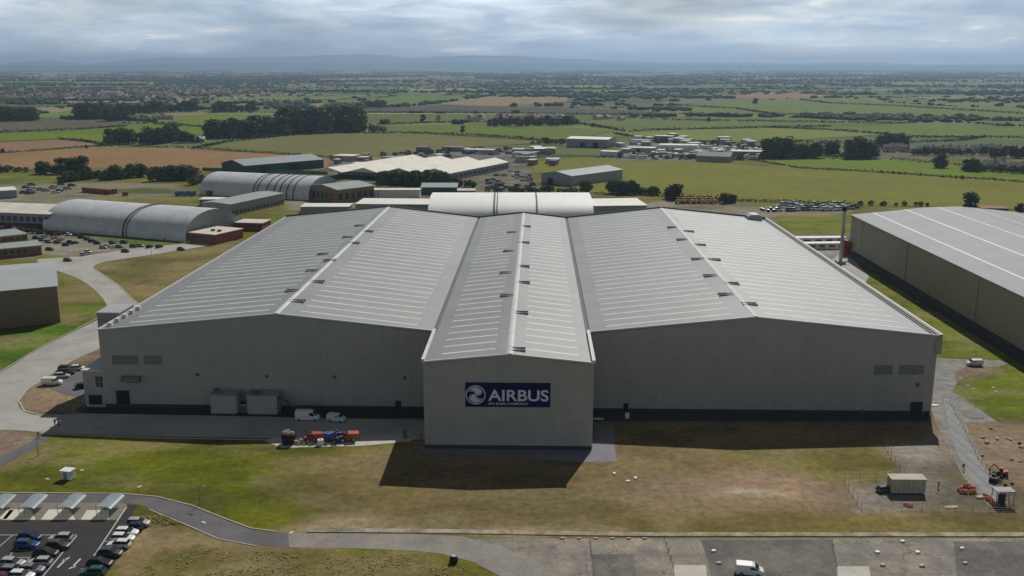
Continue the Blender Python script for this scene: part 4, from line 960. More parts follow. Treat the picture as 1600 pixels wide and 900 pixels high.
# white strips behind: two long low huts
flatb((1236,381),(1321,380), 4, 2.6, 'rear one of two long low white huts right of the main hall', M['whitewall'], M['whiteroof'], windows=5, cat='hut', name='low_hut', group='long white huts')
flatb((1247,390),(1322,389), 4, 2.6, 'front one of two long low white huts right of the main hall', M['whitewall'], M['whiteroof'], windows=5, cat='hut', name='low_hut', group='long white huts')

# left edge hall
gable((-90,523),(95,504), 46, 12.6, 1.4, 'brown clad hall with pale grey roof at the left edge above the grass', M['brownwall'], M['palroof'], axis='x', base=M['brick2'], baseh=0.8, ridge=0.6)
# western site
gable((-150,349),(80,359), 30, 8.2, 3.0, 'long hall with strip windows and dark red base joined to the left arched hangar', M['greywall'], M['creamroof'], base=M['plinthred'], baseh=3.0, windows=24, winrect=(1.0, 3.6))
barrel((67,359),(290,378), 42, 13.5, 'silver arched hangar beside the staff car park with one dark seam', M['barrel'], ribs=((0.575,0.9),(0.60,0.4)))
flatb((297,378),(337,382), 20, 4.6, 'red brick block with pale pink flat roof at the end of the left arched hangar', M['brick'], M['pinkroof'], roofunits=2, windows=3, cat='brick building', name='brick_building')
gable((322,358),(364,352), 6.5, 6.2, 1.2, 'upper red brick office with pale roof and window row behind the pink roofed block', M['brick'], M['whiteroof'], windows=9, winrect=(3.6, 5.4), cat='brick building', name='brick_building')
flatb((368,360),(410,361), 12, 4.0, 'dark red brick building with pink flat roof touching the edge of the main hall', M['brick'], M['pinkroof'], windows=5, cat='brick building', name='brick_building')
gable((361,338),(444,319), 20, 6.8, 0.8, 'two storey office with grey roof and long dark window bands', M['greywall'], M['grnroof'], windows=14, winrect=(0.8, 2.8), cat='office', name='office_building', ridge=0.6)
b = MB()
flatb((312,322),(346,322), 9, 4.0, 'small grey store with white roof behind the office', M['greywall'], M['whiteroof'], windows=4, cat='store', name='store_building')
flatb((322,305),(342,305), 6, 3.2, 'small red shed with white roof before the far arched hangar', M['brick'], M['whiteroof'], doors=((0.5,2.5,2.4,M['dark']),), cat='shed', name='small_shed')
barrel((312,304),(482,313), 40, 13.5, 'second silver arched hangar farther back with many dark ribs', M['barrel'], ribs=((0.50,0.7),(0.535,0.7),(0.62,0.7),(0.685,0.7),(0.74,0.7),(0.80,0.7),(0.86,0.7)))
gable((481,311),(528,318), 30, 8.5, 2.2, 'brick hall with pale green pitched roof and orange door beside the ribbed hangar', M['brick2'], M['grnroof'], axis='y', windows=7, side_windows=6, winrect=(2.0, 6.0), doors=((0.93,3.2,5.0,M['orange']),), cat='brick hall', name='brick_hall')
a_, w_ = flatb((563,310),(656,310), 8, 5.4, 'white box building just behind the main hall', M['whitewall'], M['whiteroof'], cat='white building', name='white_building')
b = MB(); b.box(w_*0.30, w_*0.31, -0.2, 0, 0, 5.4); b.build('drain_pipe', M['gutter'], a_)
flatb((556,335),(668,336), 24, 6.0, 'low annex with wide white roof in front of the white box building', M['greywall'], M['whiteroof'], cat='annex', name='annex_building')
flatb((470,333),(545,333), 14, 3.6, 'small building with white flat roof left of the wide annex', M['greywall'], M['whiteroof'], cat='annex', name='annex_building')
barrel((668,354),(928,354), 62, 13.9, 'bright white arched hangar rising behind the main hall', M['whitebarrel'], ribs=((0.395,0.9),(0.415,0.5),(0.655,0.8)), endwall=M['whitewall'])
flatb((928,342),(1010,341), 30, 7.2, 'white roofed block joined to the right of the white hangar', M['greywall'], M['whiteroof'], cat='block', name='block_building')
gable((383,273),(506,262), 36, 7.0, 3.6, 'dark green hall with grey pitched roof beyond the ribbed hangar', M['greenwall'], M['bluroof'], axis='x', doors=((0.25,8,5,M['dark']),(0.6,10,5,M['dark'])), ridge=0.5)
# teal fence
a = P(316, 267); c = P(512, 273); fe = empty('green_fence', a, math.atan2((c-a).y, (c-a).x), 'long teal green sheet fence before the dark green hall', 'fence')
Lf = (c-a).length; b = MB(); b.box(0, Lf, 0, 0.08, 0.1, 2.9); b.build('panel', M['teal'], fe)
for i in range(int(Lf/3)+1): b = MB(); b.box(i*3-0.06, i*3+0.06, 0.08, 0.22, 0, 3.0); b.build('post', M['greenwall'], fe)
gable((658,304),(714,304), 17, 4.8, 1.6, 'small green shed with pale green roof before the row of sawtooth sheds', M['greenwall'], M['grnroof'], axis='x', ridge=0.7, cat='shed', name='green_shed')
gable((715,304),(742,304), 10, 2.6, 0.8, 'low brown shed right beside the green shed', M['brick2'], M['pinkroof'], cat='shed', name='small_shed')
# sawtooth pale roofed works
r, W_ = corner((703,283),(795,264), 0, 0, 'sawtooth_works', 'wide works of four parallel cream roofs behind the trees', 'works')
bayw = 26
b = MB(); b.box(0, W_, 0, bayw*4, 0, 5.5); b.build('wall', M['greywall'], r)
for k in range(4):
    b = MB(); y = k*bayw; b.prism_x([(y,5.5),(y+bayw-0.02,5.5),(y+bayw-0.02,5.8),(y+bayw*0.5,9.0),(y,5.8)], -0.5 if k == 0 else -(k*10), W_+0.4-k*2); b.build('roof', M['creamroof'], r)
for i in range(14):
    b = MB(); x = (i+0.5)*W_/14; b.box(x-W_/42, x+W_/42, -0.12, -0.02, 1.6, 3.8); b.build('window', M['glass'], r)
gable((846,286),(893,291), 62, 7.2, 2.4, 'blue grey gabled warehouse standing in the green field', M['greywall'], M['bluroof'], axis='y', doors=((0.3,5,4.5,M['dark']),), cat='warehouse', name='warehouse')
gable((885,229),(950,231), 34, 8.5, 1.4, 'long white roofed warehouse with dark doors beyond the works', M['greywall'], M['whiteroof'], doors=((0.4,6,5,M['dark']),(0.7,6,5,M['dark'])), cat='warehouse', name='warehouse')
flatb((835,240),(868,240), 20, 4.5, 'small bright white roofed store left below the long white warehouse', M['greywall'], M['whiteroof'], cat='store', name='store_building')
flatb((937,243),(962,244), 12, 4.0, 'white roofed store right below the long white warehouse', M['whitewall'], M['whiteroof'], cat='store', name='store_building')
gable((1088,252),(1140,254), 22, 5.0, 3.0, 'dark roofed barn at the right of the vehicle dealers yard', M['greywall'], M['slate'], cat='barn', name='barn')
for i, (x0, x1, y, d, h, lab) in enumerate([
    (985,1012,226,14,5,'grey roofed unit left of the vehicle dealers yard'), (1022,1050,219,10,5,'white unit at the back of the vehicle dealers yard'),
    (980,1022,237,12,4,'long cream unit at the left of the vehicle dealers yard'), (1030,1090,236,18,6,'largest cream unit in the vehicle dealers yard'),
    (1142,1195,243,14,4,'pale unit right of the dark roofed barn'), (520,552,251,16,4.5,'pale roofed unit above the ribbed hangar'),
    (598,640,253,12,4,'blue grey unit behind the sawtooth works, left'), (690,720,236,14,4,'low brown unit at the field edge'), (725,770,240,12,4,'white roofed unit above the sawtooth works'),
    (800,832,246,14,4.5,'grey unit between the sawtooth works and the long white warehouse'), (1042,1052,215,8,5,'small white unit farthest back by the dealers yard')]):
    flatb((x0,y),(x1,y+1), d, h, lab, (M['whitewall'], M['greywall'], M['render'])[i % 3], (M['bluroof'], M['whiteroof'], M['creamroof'], M['creamroof'], M['creamroof'], M['creamroof'], M['bluroof'], M['brick2'], M['whiteroof'], M['bluroof'], M['whiteroof'])[i], doors=((0.4,4,3.2,M['dark']),), cat='unit', name='industrial_unit')
# left small things
flatb((-70,315),(27,309), 20, 5.0, 'white roofed shed at the far left edge behind the strip window hall', M['greywall'], M['whiteroof'], cat='shed', name='small_shed')
flatb((-60,391),(44,379), 20, 4.2, 'rear one of two brick classroom blocks with pale green roofs at left edge', M['brick2'], M['grnroof'], base=M['brick'], windows=10, cat='brick building', name='brick_building')
flatb((-60,410),(66,398), 15, 4.2, 'front one of two brick classroom blocks with pale green roofs at left edge', M['brick2'], M['grnroof'], base=M['brick'], windows=12, cat='brick building', name='brick_building')
for i, (px, py, w_, lab) in enumerate([(160,303,20,'long red container left of the short ones by the dirt yard'),(178,302,9,'short red container in the middle by the dirt yard'),(196,306,7,'dark red container right of the short one by the dirt yard')]):
    r = empty('storage_container', P(px, py), R(-20), lab, 'container')
    b = MB(); b.box(-w_/2*0.4, w_/2*0.4, -1.25, 1.25, 0.1, 2.7); b.build('body', M['rust'] if i == 1 else M['brick'], r)
    b = MB(); b.box(w_/2*0.4+0.01, w_/2*0.4+0.06, -1.1, 1.1, 0.2, 2.6); b.build('door', M['redp'], r)
flatb((128,300),(172,304), 6, 3, 'low dark red sheds at the left of the dirt yard', M['brick'], M['tile'], cat='shed', name='small_shed')
for i in range(3):
    r = empty('storage_tank', P(279+i*11, 306), R(-20), ['left','middle','right'][i]+' of three pale blue storage tanks by the ribbed hangar', 'tank', 'blue storage tanks')
    b = MB(); b.tube((-1.9,0,1.9),(1.9,0,1.9),1.6,1.6,16); b.build('vessel', M['tank'], r, smooth=False)
    b = MB(); b.box(-1.4,-0.9,-1.2,1.2,0,0.9); b.box(0.9,1.4,-1.2,1.2,0,0.9); b.build('saddle', M['steel'], r)
flatb((1525,334),(1575,335), 10, 3.2, 'dark red flat building showing above the far end of the tan hall', M['brick'], M['tile'], cat='brick building', name='brick_building')
# ================================================================== VEHICLES
def loft(b, secs, mi=0):      # secs: (x, halfwidth_low, halfwidth_top, z0, z1)
    vs = []
    for x, wl, wt, z0, z1 in secs:
        vs += [(x,-wl*0.94,z0),(x,-wl,z0+(z1-z0)*0.45),(x,-wt,z1),(x,wt,z1),(x,wl,z0+(z1-z0)*0.45),(x,wl*0.94,z0)]
    fs = []
    for i in range(len(secs)-1):
        k = i*6; fs += [(k+j, k+6+j, k+6+(j+1) % 6, k+(j+1) % 6) for j in range(6)]
    fs += [tuple(reversed(range(6))), tuple(range(len(vs)-6, len(vs)))]
    b.add(vs, fs, mi)
BODY = [(-2.10,0.70,0.62,0.42,0.78),(-2.02,0.84,0.76,0.26,0.92),(-1.3,0.88,0.82,0.22,0.95),(0.6,0.88,0.82,0.22,0.94),(1.15,0.88,0.80,0.22,0.90),(1.85,0.84,0.74,0.24,0.74),(2.10,0.66,0.58,0.34,0.62)]
CAB = [(-1.95,0.70,0.62,0.88,1.05),(-1.55,0.80,0.62,0.90,1.40),(0.15,0.80,0.62,0.90,1.42),(1.05,0.78,0.70,0.88,0.93)]
ROOF = [(-1.60,0.60,0.58,1.36,1.42),(-1.45,0.64,0.60,1.38,1.47),(0.05,0.64,0.60,1.38,1.48),(0.22,0.60,0.58,1.34,1.42)]
def wheelset(parent, xs, yw, r, simple=False):
    for x in xs:
        for s in (-1, 1):
            b = MB(); b.tube((x, s*(yw-0.11), r), (x, s*(yw+0.09), r), r, n=14); t = b.build('wheel', M['tyre'], parent)
            b = MB(); b.tube((x, s*(yw+0.08), r), (x, s*(yw+0.11), r), r*0.62, n=10); b.build('rim', M['rim'], t)
MESH = {}
def car(colr, loc, rz, label, group=None, detail=True, sc_=1.0):
    key = (colr, detail)
    if key not in MESH:
        P_ = M['car_'+colr]
        if detail:
            r = empty('parked_car', loc, rz)
            b = MB(); loft(b, BODY); o = b.build('body', P_, r)
            b = MB(); loft(b, CAB); b.build('windows', M['cargl'], r)
            b = MB(); loft(b, ROOF); b.build('roof', P_, r)
            for x in (-0.62, 0.0): pass
            b = MB()
            for x in (-0.75,):
                for s in (-1, 1): b.add([(x-0.07,s*0.815,0.93),(x+0.07,s*0.815,0.93),(x+0.07,s*0.655,1.38),(x-0.07,s*0.655,1.38)], [(0,1,2,3)])
            b.build('door_pillar', P_, r)
            wheelset(r, (-1.30, 1.32), 0.80, 0.31)
            for s in (-1, 1):
                b = MB(); b.box(1.80, 2.02, s*0.62-0.16, s*0.62+0.16, 0.56, 0.70); b.build('headlight', M['rim'], r)
                b = MB(); b.box(-2.09, -1.98, s*0.66-0.12, s*0.66+0.12, 0.68, 0.86); b.build('tail_light', M['redp'], r)
                b = MB(); b.box(0.72, 0.86, s*0.95-0.08, s*0.95+0.08, 0.92, 1.06); b.build('mirror', P_, r)
        else:
            b = MB(); loft(b, BODY, 0); loft(b, CAB, 1); loft(b, ROOF, 0)
            for x in (-1.30, 1.32):
                for s in (-1, 1): b.tube((x, s*0.69, 0.31), (x, s*0.89, 0.31), 0.31, n=8, mi=2)
            r = b.build('parked_car', [P_, M['cargl'], M['tyre']])
            r.location = loc; r.rotation_euler = (0, 0, rz)
        MESH[key] = r; tag(r, label, 'car', group); r.scale = (sc_,)*3; return r
    r = dup(MESH[key], loc, rz, (sc_,)*3, label, group)
    if not group and 'group' in r: del r['group']
    return r
def van(loc, rz, label, colr='white', group=None, L_=5.4, Hh=2.35, bulk=1.0, name='white_van', cat='van', cargo=0.45):
    r = empty(name, loc, rz, label, cat, group); P_ = M['car_'+colr]; x0 = -L_/2; x1 = L_/2
    b = MB(); loft(b, [(x0,0.92,0.86,0.35,Hh-0.10),(x0+0.12,0.97,0.90,0.28,Hh),(x1-2.0,0.98,0.88,0.26,Hh),(x1-1.55,0.98,0.86,0.26,Hh-0.12),(x1-0.85,0.96,0.84,0.26,1.28),(x1-0.15,0.90,0.78,0.28,1.02),(x1,0.78,0.66,0.36,0.85)])
    b.build('body', P_, r)
    b = MB(); zt = Hh-0.14
    b.add([(x1-1.52,-0.80,zt-0.02),(x1-1.52,0.80,zt-0.02),(x1-0.83,0.82,1.33),(x1-0.83,-0.82,1.33)], [(0,1,2,3)])
    b.v = [(x+0.03, y, z+0.03) for x, y, z in b.v]; b.build('windscreen', M['cargl'], r)
    for s in (-1, 1):
        b = MB(); b.add([(x1-2.35,s*0.975,1.30),(x1-1.05,s*0.975,1.30),(x1-1.55,s*0.925,Hh-0.35),(x1-2.35,s*0.925,Hh-0.35)], [(0,1,2,3)]); b.build('side_window', M['cargl'], r)
        b = MB(); b.box(x1-0.25, x1-0.04, s*0.66-0.16, s*0.66+0.16, 0.72, 0.88); b.build('headlight', M['rim'], r)
        b = MB(); b.box(x0-0.03, x0+0.05, s*0.82-0.07, s*0.82+0.07, 0.9, 1.5); b.build('tail_light', M['redp'], r)
        b = MB(); b.box(x1-1.35, x1-1.2, s*1.08-0.1, s*1.08+0.1, 1.3, 1.6); b.build('mirror', M['black'], r)
    wheelset(r, (x0+0.95, x1-0.95), 0.90, 0.34)
    return r
# near car park
near = [(216,817,'silver','silver car at the far end of the right hand bay row'),(207,824,'navy','navy car second from the far end of the right hand bay row'),
 (198,832,'white','white car third from the far end of the right hand bay row'),(192,841,'white','white car in the middle of three white cars in the right hand bay row'),
 (186,851,'white','nearest of three white cars in the right hand bay row, beside a charcoal car'),(172,864,'charcoal','charcoal car next to the white cars in the right hand bay row'),
 (156,880,'black','black car between a charcoal and a teal car in the right hand bay row'),(145,894,'teal','teal car at the bottom end of the right hand bay row'),
 (47,839,'navy','dark navy car parked behind the mid blue car in the centre bays'),(43,851,'blue','mid blue car in the centre bays of the near car park'),
 (95,841,'silver','silver car at the far corner of the centre bays'),(91,852,'charcoal','charcoal car between the silver and the black car in the centre bays'),
 (72,864,'black','black car with an empty bay behind it in the centre bays'),(62,879,'silver','silver car at the right of the near bays beside the lane arrows'),
 (50,890,'grey','grey car just below the right hand silver car in the near bays'),(20,880,'silver','silver car at the left of the near bays'),
 (8,892,'grey','grey car at the left picture edge of the near bays'),(34,900,'white','white car cut by the bottom picture edge in the near bays'),
 (5,904,'dark red','dark red car hidden at the bottom left picture corner')]
for i, (px, py, c, lab) in enumerate(near):
    q = P(px, py+4); car(c, q+Vector((0, 0, 0.02)), FROT+(math.pi if i % 3 == 1 else 0)+random.uniform(-.03, .03), lab, sc_=1.02)
van(P(481,656)+Vector((0,0,.02)), FROT, 'larger white minibus on the road before the left front wall', L_=5.9, Hh=2.5, name='white_minibus', cat='minibus')
van(P(526,658)+Vector((0,0,.02)), FROT-0.25, 'smaller white van behind the minibus on the front road', L_=4.5, Hh=1.9)
van(P(1522,571)+Vector((0,0,.02)), FROT+math.pi, 'small white van on the gravel spur in the grass beside the tan hall', L_=4.4, Hh=1.85)
van(P(1171,897)+Vector((0,0,.02)), FROT-0.15, 'white van at the bottom edge of the picture on the dark apron', L_=4.7, Hh=2.0)
van(P(82,601)+Vector((0,0,.03)), FROT+0.1, 'long white van on the brown island left of the stair annex', L_=5.2, Hh=2.1)
car('silver', P(97,590)+Vector((0,0,.03)), 0.1, 'silver car directly behind the long white van on the brown island')
car('black', P(106,584)+Vector((0,0,.03)), 0.0, 'black car second from the white van on the brown island')
car('charcoal', P(103,578)+Vector((0,0,.03)), 0.0, 'charcoal car third from the white van on the brown island')
car('white', P(122,578)+Vector((0,0,.03)), 0.1, 'white car behind the charcoal car nearest the annex')
car('black', P(130,606)+Vector((0,0,.03)), 0.6, 'black car close to the corner of the stair annex')
# staff car park, far left
staff = [(8,355,'white'),(25,357,'white'),(40,359,'dark red'),(55,362,'white'),(66,365,'charcoal'),(78,366,'black'),(95,367,'dark red'),(108,368,'white'),(119,368,'navy'),
 (128,372,'black'),(137,375,'charcoal'),(144,378,'black'),(152,381,'black'),(57,373,'blue'),(70,371,'silver'),(76,379,'grey'),(86,373,'silver'),(90,380,'charcoal'),(95,376,'silver'),(103,384,'navy'),(110,380,'navy'),(117,381,'charcoal'),
 (78,391,'charcoal'),(138,395,'white'),(132,399,'silver'),(106,408,'charcoal'),(162,388,'silver'),(170,386,'white'),(180,387,'white'),(187,387,'grey'),(196,394,'black'),(209,386,'charcoal'),(219,385,'silver'),(234,387,'navy'),(249,387,'black'),(283,391,'black'),(263,375,'black'),
 (176,381,'charcoal'),(194,380,'black'),(66,376,'grey'),(84,368,'black'),(30,354,'silver'),(48,360,'black')]
by = {}
for s in sorted(staff): by.setdefault(s[2], []).append(s)
for c, lst in by.items():
    for i, (px, py, _) in enumerate(lst):
        g = None
        if (px, py) == (283,391): lab = 'black car alone on the road below the left arched hangar'
        elif (px, py) == (263,375): lab = 'black car close against the foot of the left arched hangar'
        elif (px, py) == (106,408): lab = 'charcoal car on the road at the entrance to the staff car park'
        else: lab = place(i, len(lst))+f' of the {c} cars in the staff car park by the arched hangar'
        car(c, P(px, py)+Vector((0, 0, 0.02)), R(-22)+(R(90) if (px*7+py) % 3 == 0 else 0)+random.uniform(-.1, .1), lab, detail=False)
# yards full of vehicles
def yard(poly, n, cols_, lab, grp, rz, cat='car', sc0=1.0, rows=None):
    pw = [P(a, b) for a, b in poly]; xs = [p.x for p in pw]; ys = [p.y for p in pw]; pp = [tuple(p[:2]) for p in pw]; k = 0; cc = []; tries = 0
    while k < n and tries < 6000:
        tries += 1
        x = random.uniform(min(xs), max(xs)); y = random.uniform(min(ys), max(ys))
        if rows: y = round(y/rows)*rows
        if not inside(np.array([x]), np.array([y]), pp)[0]: continue
        if any(abs(x-a) < 3.2 and abs(y-c) < 3.2 for a, c in cc): continue
        cc.append((x, y)); k += 1
    items = sorted((x/y, x, y, random.choice(cols_)) for x, y in cc); tot = {}
    for it in items: tot[it[3]] = tot.get(it[3], 0)+1
    seen = {}
    for _, x, y, c in items:
        i = seen.get(c, 0); seen[c] = i+1
        car(c, (x, y, 0.02), rz+random.uniform(-.08, .08), place(i, tot[c])+' of the '+lab % c, grp, detail=False, sc_=sc0*random.uniform(0.95, 1.15))
yard([(968,243),(990,226),(1015,219),(1060,222),(1090,230),(1190,240),(1190,249),(1080,250),(985,247)], 60, ['white','white','silver','silver','grey','navy','charcoal'], '%s vehicles in the dealers yard among the cream units', 'vehicles in the dealers yard', 0.1, sc0=1.35, rows=9)
yard([(1140,244),(1192,240),(1197,247),(1145,250)], 16, ['white','silver','white','grey'], '%s vehicles in the yard right of the dark roofed barn', 'vehicles right of the barn', 0.1, sc0=1.3)
yard([(752,283),(800,266),(838,272),(836,296),(760,300)], 34, ['white','white','silver','grey','black','navy'], '%s cars on the yard right of the sawtooth works', 'cars right of the sawtooth works', 0.4, sc0=1.15, rows=6)
yard([(590,252),(620,238),(700,234),(800,232),(812,240),(700,247),(640,258)], 44, ['navy','charcoal','blue','silver','white','grey'], '%s vehicles in the scrapyard behind the sawtooth works', 'vehicles behind the sawtooth works', 0.3, sc0=1.4, rows=8)
yard([(1205,331),(1335,330),(1335,320),(1225,319)], 34, ['white','white','white','silver','grey','charcoal'], '%s vehicles in the storage strip beyond the main hall', 'vehicles in the storage strip', 0.0, sc0=1.45)
yard([(1184,331),(1216,331),(1216,326),(1186,326)], 7, ['navy','blue'], '%s cars in the short dark row beyond the main hall', 'dark cars beyond the main hall', 1.4)
yard([(35,290),(115,288),(110,302),(35,305)], 16, ['silver','white','blue','grey','teal'], '%s vehicles on the yard behind the left arched hangar', 'vehicles behind the left arched hangar', 0.4, sc0=1.3)

# yellow plant machines parked in a block
def digger(name, loc, rz, label, m, s=1.0, group=None, cat='excavator'):
    r = empty(name, loc, rz, label, cat, group); r.scale = (s,)*3
    for k in (-1, 1):
        b = MB(); b.prism_y([(-1.6,0.05),(1.6,0.05),(1.9,0.4),(1.6,0.8),(-1.6,0.8),(-1.9,0.4)], k*1.0-0.25, k*1.0+0.25); b.build('track', M['tyre'], r)
    b = MB(); b.box(-1.7,1.0,-1.1,1.1,0.95,1.7); b.box(-1.7,-0.7,-1.05,1.05,1.7,2.1); b.build('body', m, r)
    b = MB(); b.prism_y([(-0.2,1.7),(1.0,1.7),(0.9,2.9),(-0.1,2.9)], 0.1, 1.05); b.build('cab', M['cargl'], r)
    b = MB(); b.box(-0.15,0.95,0.08,1.07,2.9,3.0); b.build('cab_roof', m, r)
    b = MB(); b.tube((0.9,-0.4,1.5),(2.9,-0.4,3.7),0.22,0.18,6); b.build('boom', m, r)
    b = MB(); b.tube((2.85,-0.4,3.7),(4.2,-0.4,1.7),0.18,0.14,6); b.build('arm', m, r)
    b = MB(); b.prism_y([(3.7,0.7),(4.5,0.9),(4.4,1.7),(4.0,1.7)], -0.8, 0.0); b.build('bucket', M['black'], r)
    return r
dg = digger('excavator', P(1060,318), 1.2, 'leftmost yellow machine in the block of plant beyond the main hall', M['yellow'], 1.25, 'yellow plant beyond the main hall')
for i in range(13):
    px = 1065+i*4.6; py = 318 if i % 2 else 315
    dup(dg, P(px, py), 1.2+random.uniform(-.3, .3), (1.25,)*3, (ordw(i+2)+' from left' if i < 12 else 'rightmost')+' yellow machine in the block of plant beyond the main hall', 'yellow plant beyond the main hall')
# building works at the right
digger('excavator', P(1566,743), 2.6, 'rust coloured small excavator on the rubble at the right', M['rust'], 0.6)
digger('excavator', P(1553,753), 0.6, 'small black excavator just below the rust coloured one', M['black'], 0.55)
# cluster on the pale hardstanding
r = empty('rubble_skip', P(452,693)+Vector((0,0,.02)), FROT, 'tall black skip heaped with pale rubble on the hardstanding', 'skip')
b = MB(); b.prism_y([(-1.1,0.1),(1.1,0.1),(1.5,2.5),(-1.5,2.5)], -1.3, 1.3); b.build('bin', M['black'], r)
b = MB()
for i in range(14): 
    x, y = random.uniform(-1.1,1.1), random.uniform(-1,1); s_ = random.uniform(.35,.7); b.tube((x,y,2.3),(x+random.uniform(-.2,.2),y,2.5+s_),s_,s_*.4,6)
b.build('rubble', M['sand'], r)
r = empty('rubble_heap', P(470,693)+Vector((0,0,.02)), 0, 'low heap of pale pink rubble between the black skip and the red dumper', 'rubble heap')
b = MB()
for i in range(30):
    a = random.uniform(0,6.3); d = random.uniform(0,1)**.6; x, y = d*3.0*math.cos(a), d*1.2*math.sin(a); s_ = random.uniform(.3,.6); h_ = 0.9*(1-d)+.25
    b.tube((x,y,0),(x+random.uniform(-.2,.2),y,h_),s_*1.2,s_*.5,6)
b.build('stones', M['sand'], r)
def dumper(loc, rz, label, m):
    r = empty('site_dumper', loc, rz, label, 'dumper')
    b = MB(); b.prism_y([(0.1,0.8),(1.2,0.7),(1.9,1.6),(-0.1,1.7)], -0.8, 0.8); b.build('tipping_tray', m, r)
    b = MB(); b.box(-1.6,0.2,-0.45,0.45,0.5,1.15); b.build('chassis', m, r)
    b = MB(); b.box(-0.9,-0.4,-0.25,0.25,1.15,1.5); b.build('driver_seat', M['black'], r)
    b = MB(); b.tube((-1.1,-0.5,1.1),(-1.1,-0.5,2.5),0.05); b.tube((-1.1,0.5,1.1),(-1.1,0.5,2.5),0.05); b.tube((-1.1,-0.5,2.5),(-1.1,0.5,2.5),0.05); b.build('roll_bar', M['black'], r)
    wheelset(r, (-1.1, 0.9), 0.72, 0.45); r.scale = (1.25,)*3
    return r
dumper(P(489,690)+Vector((0,0,.02)), 0.4, 'red site dumper in the middle of the machine cluster', M['redp'])
dumper(P(520,690)+Vector((0,0,.02)), 2.6, 'blue site dumper beside the red generator on the hardstanding', M['bluep'])
dumper(P(545,689)+Vector((0,0,.02)), 0.2, 'rust red site dumper at the right end of the machine cluster', M['rust'])
r = empty('water_tank', P(501,695)+Vector((0,0,.02)), 0, 'white round water tank between the red and the blue dumper', 'tank')
b = MB(); b.tube((0,0,0.1),(0,0,1.3),0.75,0.72,16); b.build('vessel', M['whitep'], r)
b = MB(); b.tube((0,0,1.3),(0,0,1.45),0.25,0.22,10); b.build('lid', M['steel'], r)
for px, m, lab in ((513,'bluep','pale blue generator left of the red generator'),(521,'redp','small red generator between two blue machines'),(533,'bluep','navy blue generator just left of the rust red dumper')):
    r = empty('generator', P(px,687)+Vector((0,0,.02)), 0.3, lab+' in the machine cluster', 'generator')
    b = MB(); b.box(-1.0,1.0,-0.6,0.6,0.4,1.9); b.build('casing', M[m], r)
    b = MB(); b.box(-0.8,0.4,-0.63,-0.6,0.6,1.5); b.build('grille', M['black'], r)
    b = MB(); b.tube((0.6,0,1.9),(0.6,0,2.2),0.07); b.build('exhaust', M['steel'], r)
    wheelset(r, (0.0,), 0.65, 0.3)
# small white hut on the grass
r = empty('white_cabinet', P(107,748), FROT-0.2, 'small white equipment hut alone on the left lawn', 'hut')
b = MB(); b.box(-1.15,1.15,-0.9,0.9,0.15,2.0); b.build('wall', M['whitewall'], r)
b = MB(); b.box(-1.3,1.3,-1.05,1.05,2.0,2.15); b.build('roof', M['whitep'], r)
b = MB(); b.box(-1.0,1.0,-0.8,0.8,0,0.15); b.build('base', M['gutter'], r)
b = MB(); b.box(-0.4,0.35,-0.94,-0.9,0.2,1.8); b.build('door', M['greywall'], r)
# tan site cabin with framed side
r = empty('site_cabin', P(1392,772), FROT, 'cream site cabin with pale roof and framed panels in the fenced compound', 'cabin'); 
b = MB(); b.box(0,6.9,0,2.6,0.35,3.1); b.build('wall', M['cream'], r)
b = MB(); b.box(-0.15,7.05,-0.15,2.75,3.1,3.3); b.build('roof', M['concrete2'], r)
for i in range(7):
    b = MB(); b.box(1.0+i*0.95,1.12+i*0.95,-0.08,-0.01,0.35,3.05); b.build('frame_post', M['light'], r)
b = MB(); b.box(0,6.9,-0.1,-0.01,0.3,0.5); b.build('sill_beam', M['light'], r)
b = MB(); b.box(0.3,6.6,0.3,2.3,0,0.35); b.build('skid', M['black'], r)
car('charcoal', P(1383,768)+Vector((0,0,.01)), 0.2, 'dark car half hidden at the left end of the cream site cabin', sc_=0.9)
# orange barriers
def barrier(loc, rz, label, group=None):
    r = empty('road_barrier', loc, rz, label, 'barrier', group)
    b = MB(); b.prism_x([(-0.28,0),(0.28,0),(0.12,0.35),(0.08,1.0),(-0.08,1.0),(-0.12,0.35)], -1.0, 1.0); b.build('body', M['orange'], r)
    r.scale = (.8,)*3
    for x in (-0.5, 0.5):
        b = MB(); b.box(x-0.2, x+0.2, -0.14, 0.14, 0.45, 0.7); b.build('reflector', M['whitep'], r)
    return r
bp = barrier(P(1500,766), 0.5, 'leftmost of five orange barriers ringed near the track end', 'orange barriers near the track')
for i, (px, py, a) in enumerate(((1505,771,-0.3),(1511,761,0.2),(1518,765,-0.6),(1519,771,0.3))):
    dup(bp, P(px, py), a, (.8,)*3, ('second from left','third from left','fourth from left','rightmost')[i]+' of five orange barriers ringed near the track end', 'orange barriers near the track')
for i, (px, py, a) in enumerate(((1541,778,-1.0),(1546,783,-0.8),(1552,788,-0.9))):
    dup(bp, P(px, py), a, (.8,)*3, ('upper','middle','lower')[i]+' of three orange barriers beside the gate frame', 'orange barriers at the gate frame')
for i, (px, py, a) in enumerate(((1416,790,0.1),(1422,792,0.0))):
    dup(bp, P(px, py), a, (0.6,)*3, ('left','right')[i]+' of two small orange barriers below the cream cabin', 'orange barriers below the cabin')
r = empty('gate_frame', P(1556,790), FROT, 'open steel goalpost frame with grey sheet beside the orange barriers', 'gate frame')
b = MB()
for x in (0, 1.7, 3.4):
    for y in (0, 2.0): b.tube((x,y,0),(x,y,2.9),0.09)
b.build('post', M['steel'], r)
b = MB(); b.box(-0.15,3.55,-0.15,2.15,2.9,3.05); b.build('top_sheet', M['greywall'], r)
b = MB(); b.box(0.9,2.3,0.8,1.4,0,2.0); b.build('cabinet', M['plinth'], r)
